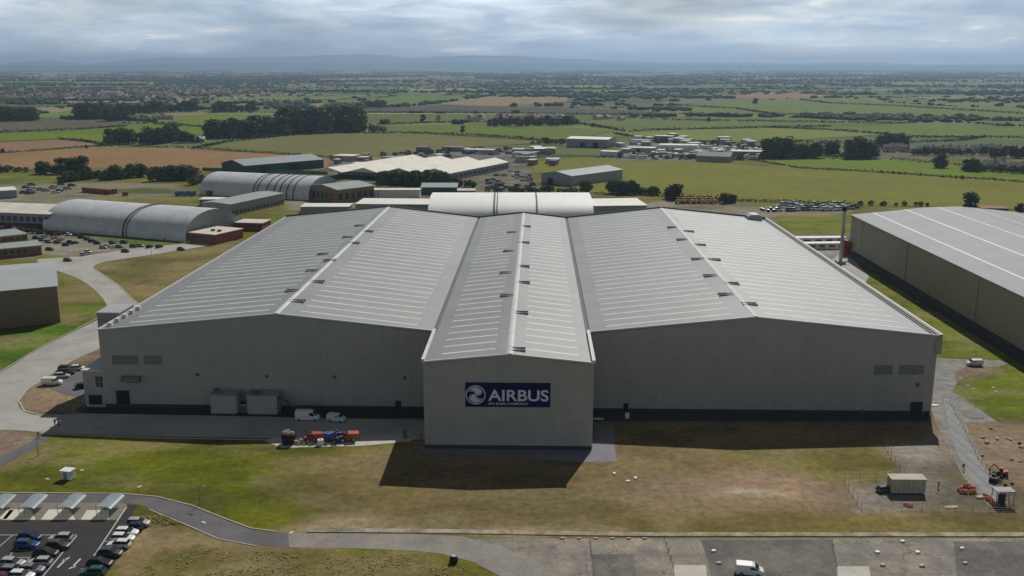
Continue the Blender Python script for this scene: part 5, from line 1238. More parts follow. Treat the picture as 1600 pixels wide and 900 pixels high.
# scattered blocks
def slab(name, loc, rz, sx, sy, sz, m, label, cat, group=None):
    b = MB(); n = 9; vs = []
    rr = [random.uniform(.8, 1.05) for _ in range(n)]
    for z, k in ((0, 1.0), (sz*0.8, 0.96), (sz, 0.8)):
        for i in range(n):
            a = 2*math.pi*i/n; c, s_ = math.cos(a), math.sin(a); q = 1/max(abs(c), abs(s_))**0.8
            vs.append((sx*.5*c*q*rr[i]*k, sy*.5*s_*q*rr[i]*k, z))
    fs = [(j*n+i, j*n+(i+1) % n, (j+1)*n+(i+1) % n, (j+1)*n+i) for j in range(2) for i in range(n)]+[tuple(range(2*n, 3*n))]
    o = b.add(vs, fs).build(name, m, loc=loc, rz=rz); tag(o, label, cat, group); return o
spots = [(1115,862,.8),(1123,881,.8),(1371,864,.9),(1379,884,.9),(1434,864,.9),(1440,885,.9),(1503,858,.8),(1508,881,.8),(1410,847,.8)]
for i, (px, py, s_) in enumerate(spots):
    slab('concrete_block', P(px, py), 0.1, 1.0*s_+.15, 0.9*s_, 0.35, M['concrete2'] if i % 2 else M['whitep'], ['upper pale block of the pair left of the bottom van','lower pale block of the pair left of the bottom van','upper pale block of the pair right of the second pale slab','lower pale block of the pair right of the second pale slab','upper pale block of the middle pair on the right apron','lower pale block of the middle pair on the right apron','upper pale block of the rightmost pair on the apron','lower pale block of the rightmost pair on the apron','single pale block close below the long kerb'][i], 'concrete block')
for i, px in enumerate((879,905,931,957,982,1007)):
    slab('edge_stone', P(px, 842), 0, 0.9-(0.0 if i != 0 else -.2), 0.4, 0.25, M['concrete2'], place(i, 6)+' of six edge stones along the long kerb', 'edge stone', 'edge stones along the kerb')
for i, (px, py) in enumerate(((960,741),(993,748),(981,753))):
    slab('white_sack', P(px, py), random.uniform(0, 3), 1.1, 0.8, 0.35, M['whitep'], ('left','right','nearest')[i]+' of three white sacks on the brown grass by the front bay', 'sack', 'white sacks on the grass')
for i, (px, py) in enumerate(((1520,608),(1513,603),(1552,606),(1556,612),(1500,592),(1470,524),(1456,490),(1451,488),(1457,553),(218,761),(74,749),(128,735),(455,833),(318,817))):
    slab('debris_pile', P(px, py), random.uniform(0, 3), 1.3, 0.7, 0.15, M['concrete2'], ['white scrap on the grass right of the lime patch','small scrap just left of the white scrap by the lime patch','upper white scrap in the middle of the right lawn','lower white scrap in the middle of the right lawn','white scrap at the gravel edge above the lime patch','white scrap beside the hall corner parapet','right one of two white scraps on the long grass strip','left one of two white scraps on the long grass strip','pale scrap at the top edge of the gravel area','pale scrap on the lawn above the road bend','pale scrap left of the white hut','pale scrap above the white hut','pale scrap at the end of the grey road','pale scrap on the verge where the road bends'][i], 'debris')
slab('timber_stack', P(1534,788-10), 0.2, 2.8, 1.2, 0.4, M['sand'], 'pale timber stack left of the gate frame', 'timber stack')
slab('paving_slab', P(1486,793), 0.1, 3.4, 1.3, 0.2, M['sand'], 'large pinkish paving slab lying below the orange barriers', 'slab')
slab('tarmac_ring', P(1521,650), 0, 5.0, 5.0, 0.12, M['gutter'], 'flat dark round tarmac heap on the grey gravel at the hall corner', 'tarmac heap')
stones = sorted((random.uniform(1530, 1600), random.uniform(668, 760)) for _ in range(16))
for i, (px, py) in enumerate(stones):
    slab('rubble_stone', P(px, py), random.uniform(0, 3), random.uniform(.5, 1.4), random.uniform(.4, 1), random.uniform(.2, .5), random.choice([M['sand'], M['kerb'], M['plinthred']]), place(i, 16)+' of the rubble stones strewn over the bare ground at the right edge', 'stone', 'rubble stones at the right edge')
slab('concrete_step', P(1459,634), FROT, 3.2, 1.2, 0.25, M['whitep'], 'white concrete step against the right flank of the main hall', 'step')
slab('concrete_ledge', P(935,655), FROT, 2.6, 0.6, 0.3, M['whitep'], 'short white ledge in the corner right of the front bay', 'ledge')
# white cabinet at the right front door
r = empty('meter_cabinet', P(980,654), FROT, 'small white cabinet below the dark door right of the front bay', 'cabinet')
b = MB(); b.box(-0.5,0.5,-0.4,0.4,0.1,1.5); b.build('casing', M['whitewall'], r)
b = MB(); b.box(-0.4,0.4,-0.43,-0.4,0.2,1.4); b.build('door', M['whitep'], r)
# round dark bush / tank by the bottom track
r = empty('black_tank', P(709,879), 0, 'round black tank with grey lid beside the bottom track', 'tank')
b = MB()
for k, (z, a, c) in enumerate(((0.0,0.6,0.75),(0.25,0.75,0.8),(0.6,0.8,0.7),(0.95,0.7,0.45))): b.tube((0,0,z),(0,0,z+(0.25 if k == 0 else 0.35)),a,c,18)
b.build('vessel', M['black'], r); b = MB(); b.tube((0,0,1.3),(0,0,1.38),0.5,0.4,14); b.build('lid', M['steel'], r)
# gate cabinets beside the nose
for px, lab in ((633,'left'),(658,'right')):
    r = empty('bollard_post', P(px, 684 if px < 650 else 690), 0, lab+' of two dark posts at the left foot of the front bay', 'post', 'posts at the front bay')
    b = MB(); b.box(-0.5 if px < 650 else -.12, 0.5 if px < 650 else .12, -0.15, 0.15, 0, 1.9); b.build('post', M['gutter'], r)
    b = MB(); b.box(-0.2,0.2,-0.2,0.2,1.9,2.05); b.build('cap', M['steel'], r)

# cycle shelters
def shelter(px, label):
    a = P(px, 811); r = empty('cycle_shelter', a, 0, label, 'cycle shelter', 'curved cycle shelters')
    t = P(px+26, 786)-a; r.rotation_euler = (0, 0, math.atan2(t.y, t.x)); Ls = t.length     # runs away from the camera
    n = 10; b = MB(); vs = []
    for k in (0, 1):
        for i in range(n+1):
            s_ = i/n; a_ = math.pi*(0.10+0.62*s_); y = -1.7*math.cos(a_)*1.1; z = 1.5+0.75*math.sin(a_); vs.append((k*(Ls*.86)+Ls*.10, y, z))
    b.add(vs, [(i, i+1, n+2+i, n+1+i) for i in range(n)]); b.build('canopy', M['glasscan'], r, smooth=True)
    for x in (Ls*.10, Ls*.38, Ls*.67, Ls*.96):
        b = MB(); pr = None
        for i in range(n+1):
            a_ = math.pi*(0.10+0.62*i/n); q = (x, -1.7*math.cos(a_)*1.1, 1.46+0.75*math.sin(a_))
            if pr: b.tube(pr, q, 0.05, n=5)
            pr = q
        b.build('rib', M['steel'], r)
        b = MB(); b.tube((x, 1.2, 0), (x, 1.2, 2.4), 0.06, n=6); b.build('post', M['steel'], r)
    b = MB()
    for i in range(7): 
        x = Ls*(0.15+0.12*i)
        for p0, p1 in (((x,-.5,0),(x,-.5,.8)),((x,-.5,.8),(x,.4,.8)),((x,.4,.8),(x,.4,0))): b.tube(p0, p1, 0.035, n=5)
    b.build('cycle_rack', M['steel'], r)
for px, lab in ((-12,'leftmost, cut off by the picture edge'),(38,'second from left'),(98,'third from left'),(158,'rightmost, beside the car park entrance')):
    shelter(px, 'curved glass cycle shelter, '+lab)

# fences
def fence(pts, h, label, step=3.0, m=None, name='mesh_fence'):
    pw = [P(a, b) for a, b in pts]; r = empty(name, pw[0], 0, label, 'fence'); o = pw[0]
    w_ = MB()
    for a, c in zip(pw, pw[1:]):
        d = c-a; n = max(1, int(d.length/step))
        for i in range(n+1):
            q = a+d*i/n-o; b = MB(); b.tube((q.x,q.y,0),(q.x,q.y,h),0.045,n=5); b.build('post', m or M['steel'], r)
        for z in (0.15, h*0.5, h-0.1): w_.tube((a.x-o.x,a.y-o.y,z),(c.x-o.x,c.y-o.y,z),0.013,n=4)
    w_.build('wire', m or M['steel'], r)
fence([(1320,753),(1346,795)], 2.0, 'mesh fence closing the left end of the cabin compound')
fence([(1320,752),(1392,750)], 2.0, 'mesh fence along the back of the cabin compound, left of the cabin')
fence([(1378,690),(1392,715),(1412,748)], 2.0, 'dark mesh fence running from the hall shadow down to the cabin', m=M['gutter'])
fence([(1346,797),(1440,798),(1600,801)], 1.1, 'low fence along the front of the cabin compound')
fence([(1484,628),(1505,668),(1528,715),(1560,765)], 1.4, 'fence along the right side of the chippings track', m=M['gutter'])
fence([(922,846),(929,905)], 0.8, 'low dark post row on the dirty apron', 1.6, m=M['gutter'])
fence([(1038,842),(1052,884)], 0.8, 'dark rail beside the first pale slab on the apron', 2.0, m=M['gutter'])
fence([(1300,846),(1308,885)], 0.8, 'dark rail beside the second pale slab on the apron', 2.0, m=M['gutter'])

# lamp columns
def lamp(px, py, h, label):
    r = empty('street_lamp', P(px, py), 0, label, 'street lamp')
    b = MB(); b.tube((0,0,0),(0,0,h),0.11,0.06,8); b.build('column', M['steel'], r)
    b = MB(); b.tube((0,0,h),(0.9,0,h+0.15),0.04,n=6); b.build('arm', M['steel'], r)
    b = MB(); b.box(0.7,1.4,-0.15,0.15,h+0.08,h+0.22); b.build('lamp_head', M['greywall'], r)
for px, py, lab in ((60,712,'street lamp on the verge of the left path'),(237,401,'street lamp on the grass island by the staff car park'),(180,380,'street lamp at the hangar side of the staff car park'),
                    (131,640,'street lamp at the corner of the stair annex'),(312,790,'street lamp at the bend of the grey road')):
    lamp(px, py, 5.0 if py < 500 else 4.0, lab)

# ------------------------------------------------------------------ people
def figure(label, loc, rz, walk=0.0, m1='cloth', m2='cloth', arm=0.05):
    J = [(0,0,.95),(0,0,1.15),(0,0,1.38),(0,0,1.50),(0,0,1.60),(0,0,1.72),
         (0,.17,1.40),(arm,.22,1.12),(arm*3,.22,.86),(0,-.17,1.40),(-arm,-.22,1.12),(-arm*2,-.22,.86),
         (0,.09,.90),(walk*.5,.10,.50),(walk*.7,.10,.07),(walk*.7+.16,.10,.04),(0,-.09,.90),(-walk*.4,-.10,.50),(-walk,-.10,.09),(-walk+.16,-.10,.04)]
    E_ = [(0,1),(1,2),(2,3),(3,4),(4,5),(2,6),(6,7),(7,8),(2,9),(9,10),(10,11),(0,12),(12,13),(13,14),(14,15),(0,16),(16,17),(17,18),(18,19)]
    rad = [(.15,.12),(.15,.11),(.17,.11),(.06,.06),(.095,.095),(.08,.08),(.07,.07),(.05,.05),(.038,.038),(.07,.07),(.05,.05),(.038,.038),(.09,.09),(.065,.065),(.05,.05),(.04,.04),(.09,.09),(.065,.065),(.05,.05),(.04,.04)]
    me = bpy.data.meshes.new('person'); me.from_pydata(J, E_, []); o = bpy.data.objects.new('person_tmp', me); col.objects.link(o)
    md = o.modifiers.new('s', 'SKIN')
    for i, v in enumerate(me.skin_vertices[0].data): v.radius = rad[i]; v.use_root = (i == 0)
    o.modifiers.new('d', 'SUBSURF').levels = 1
    bpy.context.view_layer.update()
    m_ = bpy.data.meshes.new_from_object(o.evaluated_get(bpy.context.evaluated_depsgraph_get())); bpy.data.objects.remove(o)
    for mm in (M['skin'], M[m1], M[m2], M['black']): m_.materials.append(mm)
    for p in m_.polygons:
        z = p.center.z; p.material_index = 3 if z > 1.70 or z < 0.12 else 0 if z > 1.49 or (abs(p.center.y) > .17 and z < .90) else 1 if z > .95 else 2
        p.use_smooth = True
    q = bpy.data.objects.new('person', m_); col.objects.link(q); q.location = loc; q.rotation_euler = (0, 0, rz); tag(q, label, 'person')
figure('left person of a dark clothed pair standing on the front road', P(86,665)+Vector((0,0,.015)), 1.6)
figure('right person of a dark clothed pair standing on the front road', P(92,665)+Vector((0,0,.015)), 1.4)
figure('person in dark clothes walking on the left path by the lawn corner', P(60,684), 0.3, 0.3)
figure('person in dark clothes walking along the chippings track', P(1505,735)+Vector((0,0,.02)), -1.2, 0.3)
figure('person in yellow jacket standing right of the cream site cabin', P(1466,763), 1.0, 0, 'hiviz')

# ================================================================== VEGETATION
def leafcloud(b, pts, s0, s1, r_, up=0.5):
    for p in pts:
        s_ = r_.uniform(s0, s1); n = Vector((r_.gauss(0,1), r_.gauss(0,1), r_.gauss(up,1))).normalized(); u = n.orthogonal().normalized(); v = n.cross(u)
        a = r_.uniform(0, 6.28); u, v = u*math.cos(a)+v*math.sin(a), v*math.cos(a)-u*math.sin(a)
        p = Vector(p); b.add([p-u*s_-v*s_*.6, p+u*s_-v*s_*.5, p+u*s_*.7+v*s_*.7, p-u*s_*.6+v*s_*.6], [(0,1,2,3)])
def tree_proto(seed, wide, m):
    r_ = random.Random(seed); b = MB(); lobes = []
    nl = r_.randint(9, 13)
    for i in range(nl):
        a = r_.uniform(0, 6.28); z = r_.uniform(2.0, 8.6); d = r_.uniform(0.5, 1)*wide*2.6*math.sin(math.pi*min(1, (z-1.2)/8.6))
        lobes.append((d*math.cos(a), d*math.sin(a), z, r_.uniform(1.3, 2.3)*wide**.5))
    lobes.append((0, 0, 8.3, 1.7)); lobes.append((0, 0, 5.5, 2.4*wide))
    for i in range(4): a = r_.uniform(0, 6.28); lobes.append((1.9*wide*math.cos(a), 1.9*wide*math.sin(a), r_.uniform(1.4, 2.6), r_.uniform(1.3, 1.8)))
    for (x, y, z, rr) in lobes:
        pts = []
        for _ in range(75):
            q = Vector((r_.gauss(0,1), r_.gauss(0,1), r_.gauss(0,1))).normalized()*rr*r_.uniform(0.55, 1.08)**.6
            pts.append((x+q.x, y+q.y, max(0.5, z+q.z*.85)))
        leafcloud(b, pts, 0.28, 0.6, r_)
        # inner mass
        vs = []; 
        for _ in range(14):
            q = Vector((r_.gauss(0,1), r_.gauss(0,1), r_.gauss(0,1))).normalized()*rr*0.6; vs.append((x+q.x, y+q.y, z+q.z*.8))
        b.add(vs, [tuple(r_.sample(range(14), 3)) for _ in range(22)])
    t = MB(); t.tube((0,0,-0.1),(0.1,0,2.6),0.36,0.26,8); t.tube((0.1,0,2.6),(0.2,0.1,6.5),0.26,0.1,7)
    for i in range(5):
        x, y, z, rr = lobes[i]; t.tube((0.1,0,2.2+.4*i),(x*.8,y*.8,z),0.14,0.05,6)
    root = empty('tree', (0, 0, 0)); t.build('trunk', M['bark'], root); b.build('crown', m, root)
    return root
PR = [tree_proto(1, 1.0, M['leaf']), tree_proto(2, 1.25, M['leaf']), tree_proto(3, 0.9, M['leaf2']), tree_proto(4, 1.15, M['leaf2']), tree_proto(5, 1.45, M['leaf']), tree_proto(6, 1.3, M['leafred'])]
used = [False]*6
TC = 0
def tree(px, py, hpx, label, k=None, group=None, wx=None):
    global TC
    q = P(px, py); h = hpx/ppm(q.y); s_ = h/10.0
    k = random.randrange(5) if k is None else k
    sx = s_*(wx or random.uniform(1.05, 1.5))
    if not used[k]:
        used[k] = True; r = PR[k]; r.location = q; r.scale = (sx, sx, s_); tag(r, label, 'tree', group)
    else: r = dup(PR[k], q, random.uniform(0, 6.28), (sx, sx*random.uniform(.9, 1.1), s_), label, group)
    if not group and 'group' in r: del r['group']
    TC += 1
CL = [  # x0,x1,y0,y1,n,h0,h1, where
 (166,212,226,224,6,17,26,'clump of trees at the left corner of the stubble field','clump on the stubble field corner'),
 (218,252,226,224,5,16,28,'second clump behind the stubble field','second clump behind the stubble field'),
 (262,275,222,220,3,24,30,'tight tall clump beside the white farm roof','tall clump beside the white farm roof'),
 (279,312,223,223,5,10,18,'low row right of the tall clump by the farm roof','low row by the farm roof'),
 (326,440,216,211,20,22,32,'left half of the long dark wood behind the olive field','left half of the long dark wood'),
 (440,562,208,205,30,26,40,'right tall half of the long dark wood behind the olive field','right half of the long dark wood'),
 (566,605,206,207,5,8,14,'thin row at the right end of the long dark wood','thin row right of the long dark wood'),
 (58,74,272,272,3,15,20,'small left clump on the near edge of the stubble field','small clump on the near stubble edge'),
 (80,90,272,272,2,11,14,'pair of low trees between the clumps on the near stubble edge','pair on the near stubble edge'),
 (94,132,272,271,6,19,27,'large clump on the near edge of the stubble field','large clump on the near stubble edge'),
 (-10,42,269,269,7,7,12,'low hedge trees at the far left below the stubble field','low trees far left'),
 (92,158,286,278,13,10,17,'scrubby belt between the left green field and the dirt yard','scrubby belt left'),
 (158,228,282,276,12,12,22,'taller scrubby belt before the stubble field','scrubby belt middle'),
 (236,300,283,281,11,15,25,'dark trees left of the ribbed arched hangar','dark trees left of the ribbed hangar'),
 (300,318,290,284,4,8,14,'small trees touching the left end of the ribbed hangar','small trees at the ribbed hangar end'),
 (592,705,287,291,26,13,25,'dark belt behind the small green shed','dark belt behind the green shed'),
 (706,742,290,294,6,10,16,'low trees right of the small green shed','low trees right of the green shed'),
 (800,905,301,302,14,6,12,'low bushes below the blue grey warehouse','low bushes below the blue grey warehouse'),
 (906,924,301,301,2,17,20,'round pair right of the blue grey warehouse','round pair right of the warehouse'),
 (952,998,303,304,9,15,22,'dense row on the near edge of the big green field','dense row on the big field edge'),
 (998,1030,304,305,6,9,14,'tapering end of the row on the big green field edge','tapering row on the big field edge'),
 (1128,1150,317,317,4,12,18,'dark pair by the storage strip','dark trees by the storage strip'),
 (1198,1236,247,247,7,22,32,'tall left clump on the far edge of the lime field','tall left clump by the lime field'),
 (1240,1276,247,247,6,16,24,'middle clump on the far edge of the lime field','middle clump by the lime field'),
 (1292,1308,242,242,2,18,24,'slim trees by the white farm shed','slim trees by the farm shed'),
 (1322,1364,248,247,8,24,34,'broad dark clump beside the village','broad clump beside the village'),
 (1370,1416,232,228,8,14,22,'trees behind the village','trees behind the village'),
 (1508,1528,267,268,3,17,23,'dark trees left of the roadside cottages','dark trees left of the cottages'),
 (1530,1610,268,272,12,7,13,'low row along the roadside cottages','low row along the cottages'),
 (1545,1605,245,247,8,12,20,'trees at the right end of the village','trees at the right village end'),
 (1420,1545,242,242,14,6,13,'garden trees among the village houses','garden trees in the village'),
 (762,905,197,196,18,8,16,'trees around the hamlet beyond the olive field','trees round the hamlet'),
 (830,940,226,226,12,5,12,'low trees left of the long white warehouse','low trees left of the white warehouse'),
 (965,1190,247,250,20,5,11,'bushes along the near side of the dealers yard','bushes along the dealers yard'),
 (1015,1190,223,236,16,6,13,'trees among the units of the dealers yard','trees in the dealers yard'),
 (0,52,189,189,12,14,24,'dark wood at the far left edge beyond the grey field','dark wood far left'),
 (122,165,186,186,10,16,26,'left part of the tree belt beyond the grey field','left tree belt beyond the grey field'),
 (165,208,190,186,8,14,24,'right part of the tree belt beyond the grey field','right tree belt beyond the grey field'),
 (214,310,178,174,12,10,18,'open row of park trees beyond the long green field','park trees beyond the green field'),
 (330,400,176,174,8,10,18,'open row of park trees farther right','park trees farther right'),
 (560,600,171,166,4,9,14,'isolated trees by the dark ploughed strip','isolated trees by the ploughed strip'),
 (1060,1150,318,321,0,5,8,'',''),
 (598,800,246,236,14,5,10,'bushes between the scrap vehicles','bushes between the scrap vehicles'),
 (760,842,300,302,8,6,12,'bushes on the yard edge right of the sawtooth works','bushes right of the sawtooth works'),
 (24,62,363,366,5,6,10,'small trees along the back of the staff car park','small trees behind the staff car park'),
 (1340,1460,321,322,9,4,8,'low bushes behind the far end of the tan hall','low bushes behind the tan hall'),
]
LOW = []
for (x0, x1, y0, y1, n, h0, h1, wh, gr) in CL:
    if not n: continue
    if h1 <= 14:
        for i in range(n):
            q = P(x0+(x1-x0)*(i+random.random())/n, y0+(y1-y0)*(i+.5)/n-random.uniform(-.5, 1)); LOW.append((q.x, q.y, random.uniform(h0, h1)/ppm(q.y)))
        continue
    sizes = [random.uniform(h0, h1) for _ in range(n)]; hmax = max(sizes)
    for i in range(n):
        t = (i+0.5)/n; px = x0+(x1-x0)*t+random.uniform(-.2, .2)*(x1-x0)/n; py = y0+(y1-y0)*t-random.uniform(-.5, 1.0)*(1.5 if n > 15 else 0.6)
        tree(px, py, sizes[i], place(i, n)+' tree of the '+gr, group=None)
tree(1470,262,20,'lone round tree in the lime green field on the right',4)
tree(1515,330,31,'tall dark tree rising behind the tan hall',0, wx=1.3)
tree(1592,333,15,'low dark tree right of the red flat building',1)
tree(1054,311,24,'copper coloured tree by the yellow machines',5, wx=1.6)
tree(1044,311,14,'small copper tree left of the larger copper tree',5)
tree(723,206,10,'lone small tree in the meadow beyond the olive field',0); tree(661,190,11,'lone tree on the hedge above the meadow',1)
tree(135,232,6,'lone bush on the hedge of the pink field',0); tree(4,238,6,'lone bush at the left end of the pink field hedge',1)
tree(1107,190,8,'lone tree in the middle right meadow',2); tree(1180,162,9,'lone tree in the far right meadow',3)
for i, px in enumerate((1377,1395,1404,1414,1438,1472,1494,1503)):
    tree(px, 270+(px-1377)*.075, random.uniform(3.5, 6.5), place(i, 8)+' bush in the hedge line between the two right green fields')

b = MB(); r_ = random.Random(11)
for (x, y, h) in LOW:
    c_ = []
    for _ in range(int(60+h*14)):
        q = Vector((r_.gauss(0,1), r_.gauss(0,1), r_.gauss(0,1))).normalized()*r_.uniform(.5, 1)
        c_.append((x+q.x*h*.65, y+q.y*h*.65, h*.52+q.z*h*.48))
    leafcloud(b, c_, 0.06*h+.15, 0.10*h+.25, r_)
o = b.build('bushes', M['leaf']); tag(o, 'low bushes and small garden trees along yards, lanes and field edges', 'bushes', kind='stuff')

def hedge(pts, h, wd, label):
    pw = [P(a, b) for a, b in pts]; r_ = random.Random(str(pts)); b = MB(); o = pw[0]; D = pw[len(pw)//2].y
    st = 0.9 if D < 1000 else 1.5; s0 = 0.5 if D < 1000 else 0.9
    for a, c in zip(pw, pw[1:]):
        d = c-a; Ln = d.length; n = max(2, int(Ln/st)); nn = Vector((-d.y, d.x, 0)).normalized()
        gap = 0; P_ = []
        for i in range(n):
            q = a+d*(i/n)
            if r_.random() < 0.01: gap = r_.randint(2, 5)
            if gap > 0: gap -= 1; continue
            hh = h*r_.uniform(.6, 1.15)*(1.6 if r_.random() < .05 else 1)
            for k in range(4): P_.append((q.x-o.x+nn.x*r_.uniform(-wd, wd)/2, q.y-o.y+nn.y*r_.uniform(-wd, wd)/2, r_.uniform(0.15, 1)*hh))
        leafcloud(b, P_, s0*.7, s0*1.4, r_)
    ob = b.build('hedge', M['hedge'], loc=o); tag(ob, label, 'hedge')
for pts, h, wd, lab in [
 ([(-60,243),(0,240),(60,236),(140,230),(172,227)], 2.6, 3.2, 'hedge between the pink field and the brown stubble field'),
 ([(92,218),(130,221),(162,227)], 2.6, 3, 'short hedge at the top of the pink field'),
 ([(160,229),(300,232),(400,239),(460,243),(522,248)], 2.6, 3.2, 'hedge along the far edge of the brown stubble field'),
 ([(300,233),(360,221),(440,213),(540,208),(640,208.5)], 2.6, 3.4, 'hedge from the stubble field up to the long dark wood'),
 ([(640,208.5),(740,212),(800,216),(870,222),(930,226)], 3.0, 3.6, 'hedge along the right far edge of the olive field'),
 ([(0,207),(60,205),(120,203),(200,197)], 3.0, 4, 'hedge between the grey field and the long green field'),
 ([(240,194),(330,199),(400,201)], 2.6, 3.6, 'hedge along the far edge of the long green field'),
 ([(560,197),(640,194),(700,191),(760,191)], 3.0, 4, 'hedge crossing the meadow beyond the olive field'),
 ([(570,176),(700,176),(800,178),(1000,181)], 3.5, 5, 'dark hedge below the ploughed strip'),
 ([(905,194),(940,199),(980,206),(1060,203),(1200,199.5),(1300,198)], 3.0, 4, 'long hedge on the far edge of the yellow green field'),
 ([(1200,199.5),(1300,204),(1380,210),(1410,215),(1600,216)], 3.0, 4, 'hedge running right from the yellow green field'),
 ([(1000,186),(1100,189),(1250,191),(1380,193),(1430,193)], 3.5, 5, 'long dark hedge in the middle of the right meadows'),
 ([(1330,183),(1450,188),(1600,189)], 3.2, 5, 'hedge at the far right of the middle meadows'),
 ([(1250,156),(1300,162),(1400,166),(1600,178)], 3.5, 6, 'far hedge slanting across the distant right meadows'),
 ([(1040,164),(1150,170),(1200,178),(1330,182)], 3.5, 6, 'far hedge left of the slanting one in the right meadows'),
 ([(1200,246),(1320,249),(1400,250),(1480,257),(1600,268)], 2.8, 3.4, 'hedge between the lime field and the village'),
 ([(1060,250),(1180,251),(1240,243)], 2.4, 3, 'hedge between the dealers yard and the big green field'),
 ([(1180,251),(1250,263),(1330,267),(1450,275),(1600,285)], 1.6, 2, 'low hedge between the lime field and the big green field'),
 ([(930,304),(1040,308),(1150,314),(1260,318),(1345,321)], 2.2, 4, 'dark hedge on the near edge of the big green field'),
 ([(1240,222),(1400,224),(1500,220),(1540,214)], 2.6, 4, 'hedge above the village on the right'),
 ([(960,209),(1000,216),(1060,222),(1150,224)], 2.6, 3.6, 'hedge between the yellow green field and the dealers yard'),
 ([(820,252),(840,246),(900,245),(980,248)], 2.2, 3, 'hedge along the top of the big green field by the stores'),
]: hedge(pts, h, wd, lab)

# scrub and tufts in the foreground
b = MB(); r_ = random.Random(3); pts_ = []
zone = [tuple(P(a, c)[:2]) for a, c in [(200,905),(235,878),(300,858),(470,864),(640,868),(720,882),(780,915),(500,960),(150,960)]]
xs = [z[0] for z in zone]; ys = [z[1] for z in zone]
fx = np.random.default_rng(5)
for _ in range(2600):
    x = r_.uniform(min(xs), max(xs)); y = r_.uniform(min(ys), max(ys))
    if vnoise(np.array([x]), np.array([y]), 3.0, 77)[0] < 0.45: continue
    if inside(np.array([x]), np.array([y]), zone)[0]:
        for k in range(2): pts_.append((x+r_.gauss(0, .5), y+r_.gauss(0, .5), r_.uniform(0.03, 0.18)))
z2 = [(205,812),(252,806),(282,819),(232,823)]; z2w = [tuple(P(a, c)[:2]) for a, c in z2]; xs = [z[0] for z in z2w]; ys = [z[1] for z in z2w]
for _ in range(500):
    x = r_.uniform(min(xs), max(xs)); y = r_.uniform(min(ys), max(ys))
    if inside(np.array([x]), np.array([y]), z2w)[0]: pts_.append((x, y, r_.uniform(0.05, 0.5)))
leafcloud(b, pts_, 0.10, 0.24, r_, 9)
o = b.build('scrub', M['weed']); tag(o, 'rough low scrub and tufts on the dry ground beside the car park and road', 'scrub', kind='stuff')

# ------------------------------------------------------------------ village and farm houses
def house(px, py, label, rz, w_=9, d=7, h=4.6, wall='render', roof='slate', group=None):
    r = empty('house', P(px, py), rz, label, 'house', group)
    b = MB(); b.prism_x([(0,0),(d,0),(d,h),(d/2,h+2.6),(0,h)], 0, w_); b.build('wall', M[wall], r)
    b = MB(); b.prism_x([(-0.3,h-0.2),(d/2,h+2.62),(d+0.3,h-0.2),(d+0.3,h),(d/2,h+2.85),(-0.3,h)], -0.3, w_+0.3); rf = b.build('roof', M[roof], r)
    b = MB(); b.box(w_*.8,w_*.8+.9,d/2-.4,d/2+.4,h+1.5,h+4.0); b.build('chimney', M['brick'], rf)
    for x in (0.2, 0.5, 0.8):
        b = MB(); b.box(w_*x-.6,w_*x+.6,-.08,-.01,2.9,4.1); b.build('window', M['glass'], r)
    b = MB(); b.box(w_*.35-.5,w_*.35+.5,-.08,-.01,0.02,2.1); b.build('door', M['dark'], r)
    return r
hs_ = [(1365,238,'white cottage'),(1380,235,'grey cottage'),(1392,233,'pink roofed cottage'),(1404,235,'pale cottage'),(1432,238,'brown house'),(1445,236,'cream house'),(1460,238,'tall brown house'),(1474,236,'grey roofed house'),
       (1488,238,'red roofed house'),(1505,237,'low white house'),(1520,236,'dark roofed house'),(1534,235,'white gabled house'),(1545,236,'small white house'),(1575,238,'brown cottage'),
       (1541,262,'white roadside cottage'),(1552,261,'brown roadside cottage'),(1563,264,'low roadside cottage'),(1577,265,'white walled roadside cottage'),(1592,267,'long white roadside cottage')]
for i, (px, py, lab) in enumerate(hs_):
    wl = 'whitewall' if 'white' in lab else 'brick2' if 'brown' in lab else 'render'; rf = 'tile' if ('red' in lab or 'pink' in lab) else 'slate'
    house(px, py+2, lab+(', '+place(i, 14)+' in the village on the right' if i < 14 else ', '+place(i-14, 5)+' along the lane below the village'), random.uniform(-.5, .5), random.uniform(8, 13), wall=wl, roof=rf)
hm_ = [(768,192,'render'),(779,191,'whitewall'),(792,190,'brick2'),(803,191,'whitewall'),(815,190,'render'),(828,191,'brick2'),(842,190,'whitewall'),(856,190,'brick2'),(869,191,'render')]
for i, (px, py, wl) in enumerate(hm_): house(px, py, place(i, 9)+' house of the hamlet beyond the olive field', random.uniform(-.5, .5), random.uniform(10, 16), wall=wl, roof='slate' if i % 3 else 'tile')
house(297,222,'white roofed farm shed between the clumps behind the stubble field',0.1,16,9,3.5,'greywall','whiteroof'); house(322,216,'long farm shed with pale roof left of the long dark wood',0.1,20,10,4,'greywall','pinkroof')
house(1288,240,'bright white farm shed by the slim trees',0.3,11,8,4,'whitewall','whiteroof'); house(332,198,'small white farm house at the wood edge',0.2,9,7,4,'whitewall','slate')
house(237,187,'long grey farm building on the far edge of the green field',0.05,34,9,4,'greywall','slate'); house(556,204,'farm house at the right end of the dark wood',-0.3,13,9,4.5,'whitewall','slate')
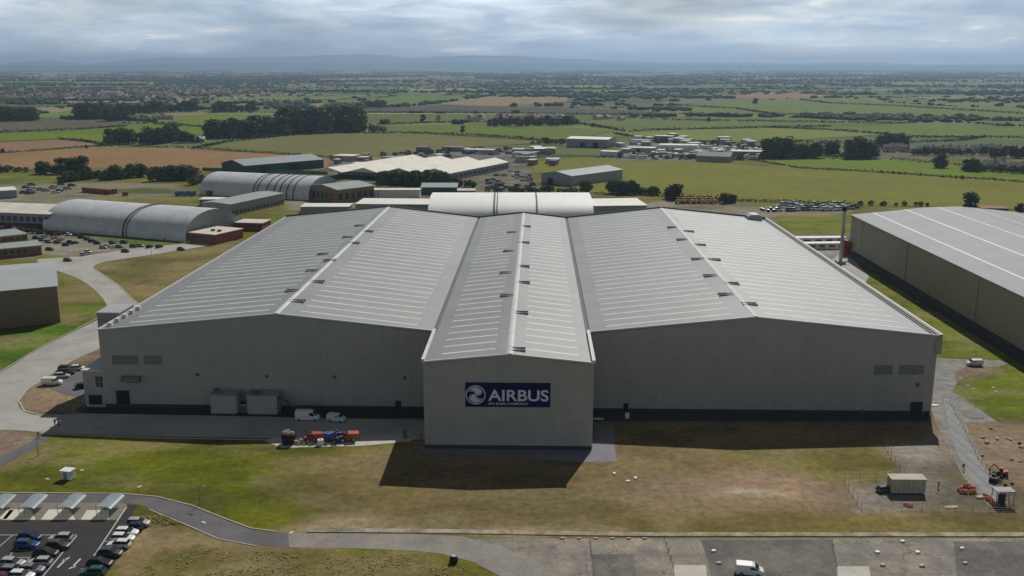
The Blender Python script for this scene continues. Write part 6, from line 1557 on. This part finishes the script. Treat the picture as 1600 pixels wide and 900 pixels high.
# caravans and more small units in the crowded middle distance
cv0 = empty('caravan', P(1015, 232), 0.2, 'x', 'caravan', 'caravans in the dealers yard')
b = MB(); b.prism_y([(-3.2,0.5),(3.0,0.5),(3.4,1.2),(3.1,2.7),(-3.2,2.7)], -1.15, 1.15); b.build('body', M['whitep'], cv0)
b = MB(); b.box(-2.4,-1.0,-1.19,-1.16,1.4,2.1); b.box(0.4,1.8,-1.19,-1.16,1.4,2.1); b.build('window', M['cargl'], cv0)
b = MB(); b.tube((0,-1.1,.35),(0,1.1,.35),.35,n=8); b.build('wheel', M['tyre'], cv0)
cs = sorted((random.uniform(985,1190), random.uniform(228,250)) for _ in range(64))
for i, (px, py) in enumerate(cs):
    lab = place(i, 64)+' of the white caravans in the dealers yard'
    r = cv0 if i == 0 else dup(cv0, P(px, py), random.choice((0.1, 1.6))+random.uniform(-.1, .1), (1.3,)*3, lab, 'caravans in the dealers yard')
    if i == 0: cv0.location = P(px, py); cv0['label'] = lab; cv0.scale = (1.3,)*3
us = sorted((random.uniform(965,1185), random.uniform(219,246), random.uniform(9,26)) for _ in range(26))
for i, (px, py, wp) in enumerate(us):
    flatb((px,py),(px+wp*.7,py+random.uniform(-.7,.8)), random.uniform(6,12), random.uniform(3,5.5), place(i, 26)+' of the small pale units crowding the dealers yard', M[('whitewall','greywall','render')[i % 3]], M[('whiteroof','creamroof','bluroof','whiteroof','palroof')[i % 5]], cat='unit', name='industrial_unit', group='units crowding the dealers yard')
us = sorted((random.uniform(645,860), random.uniform(234,262), random.uniform(8,20)) for _ in range(26))
us = [u for u in us if not (690 < u[0] < 800 and u[1] > 243)]
for i, (px, py, wp) in enumerate(us):
    flatb((px,py),(px+wp,py+.3), random.uniform(8,14), random.uniform(3,5), place(i, len(us))+' of the small units scattered behind the sawtooth works', M[('brick2','greywall','render')[i % 3]], M[('slate','creamroof','bluroof','tile','palroof')[i % 5]], cat='unit', name='industrial_unit', group='units behind the sawtooth works')
us = sorted((random.uniform(515,600), random.uniform(247,266), random.uniform(6,16)) for _ in range(12))
for i, (px, py, wp) in enumerate(us):
    flatb((px,py),(px+wp,py+.3), random.uniform(6,12), random.uniform(2.5,4.5), place(i, 12)+' of the small units between the green hall and the works', M[('brick2','greywall','render')[i % 3]], M[('tile','creamroof','bluroof')[i % 3]], cat='unit', name='industrial_unit', group='units between green hall and works')
#NEXT
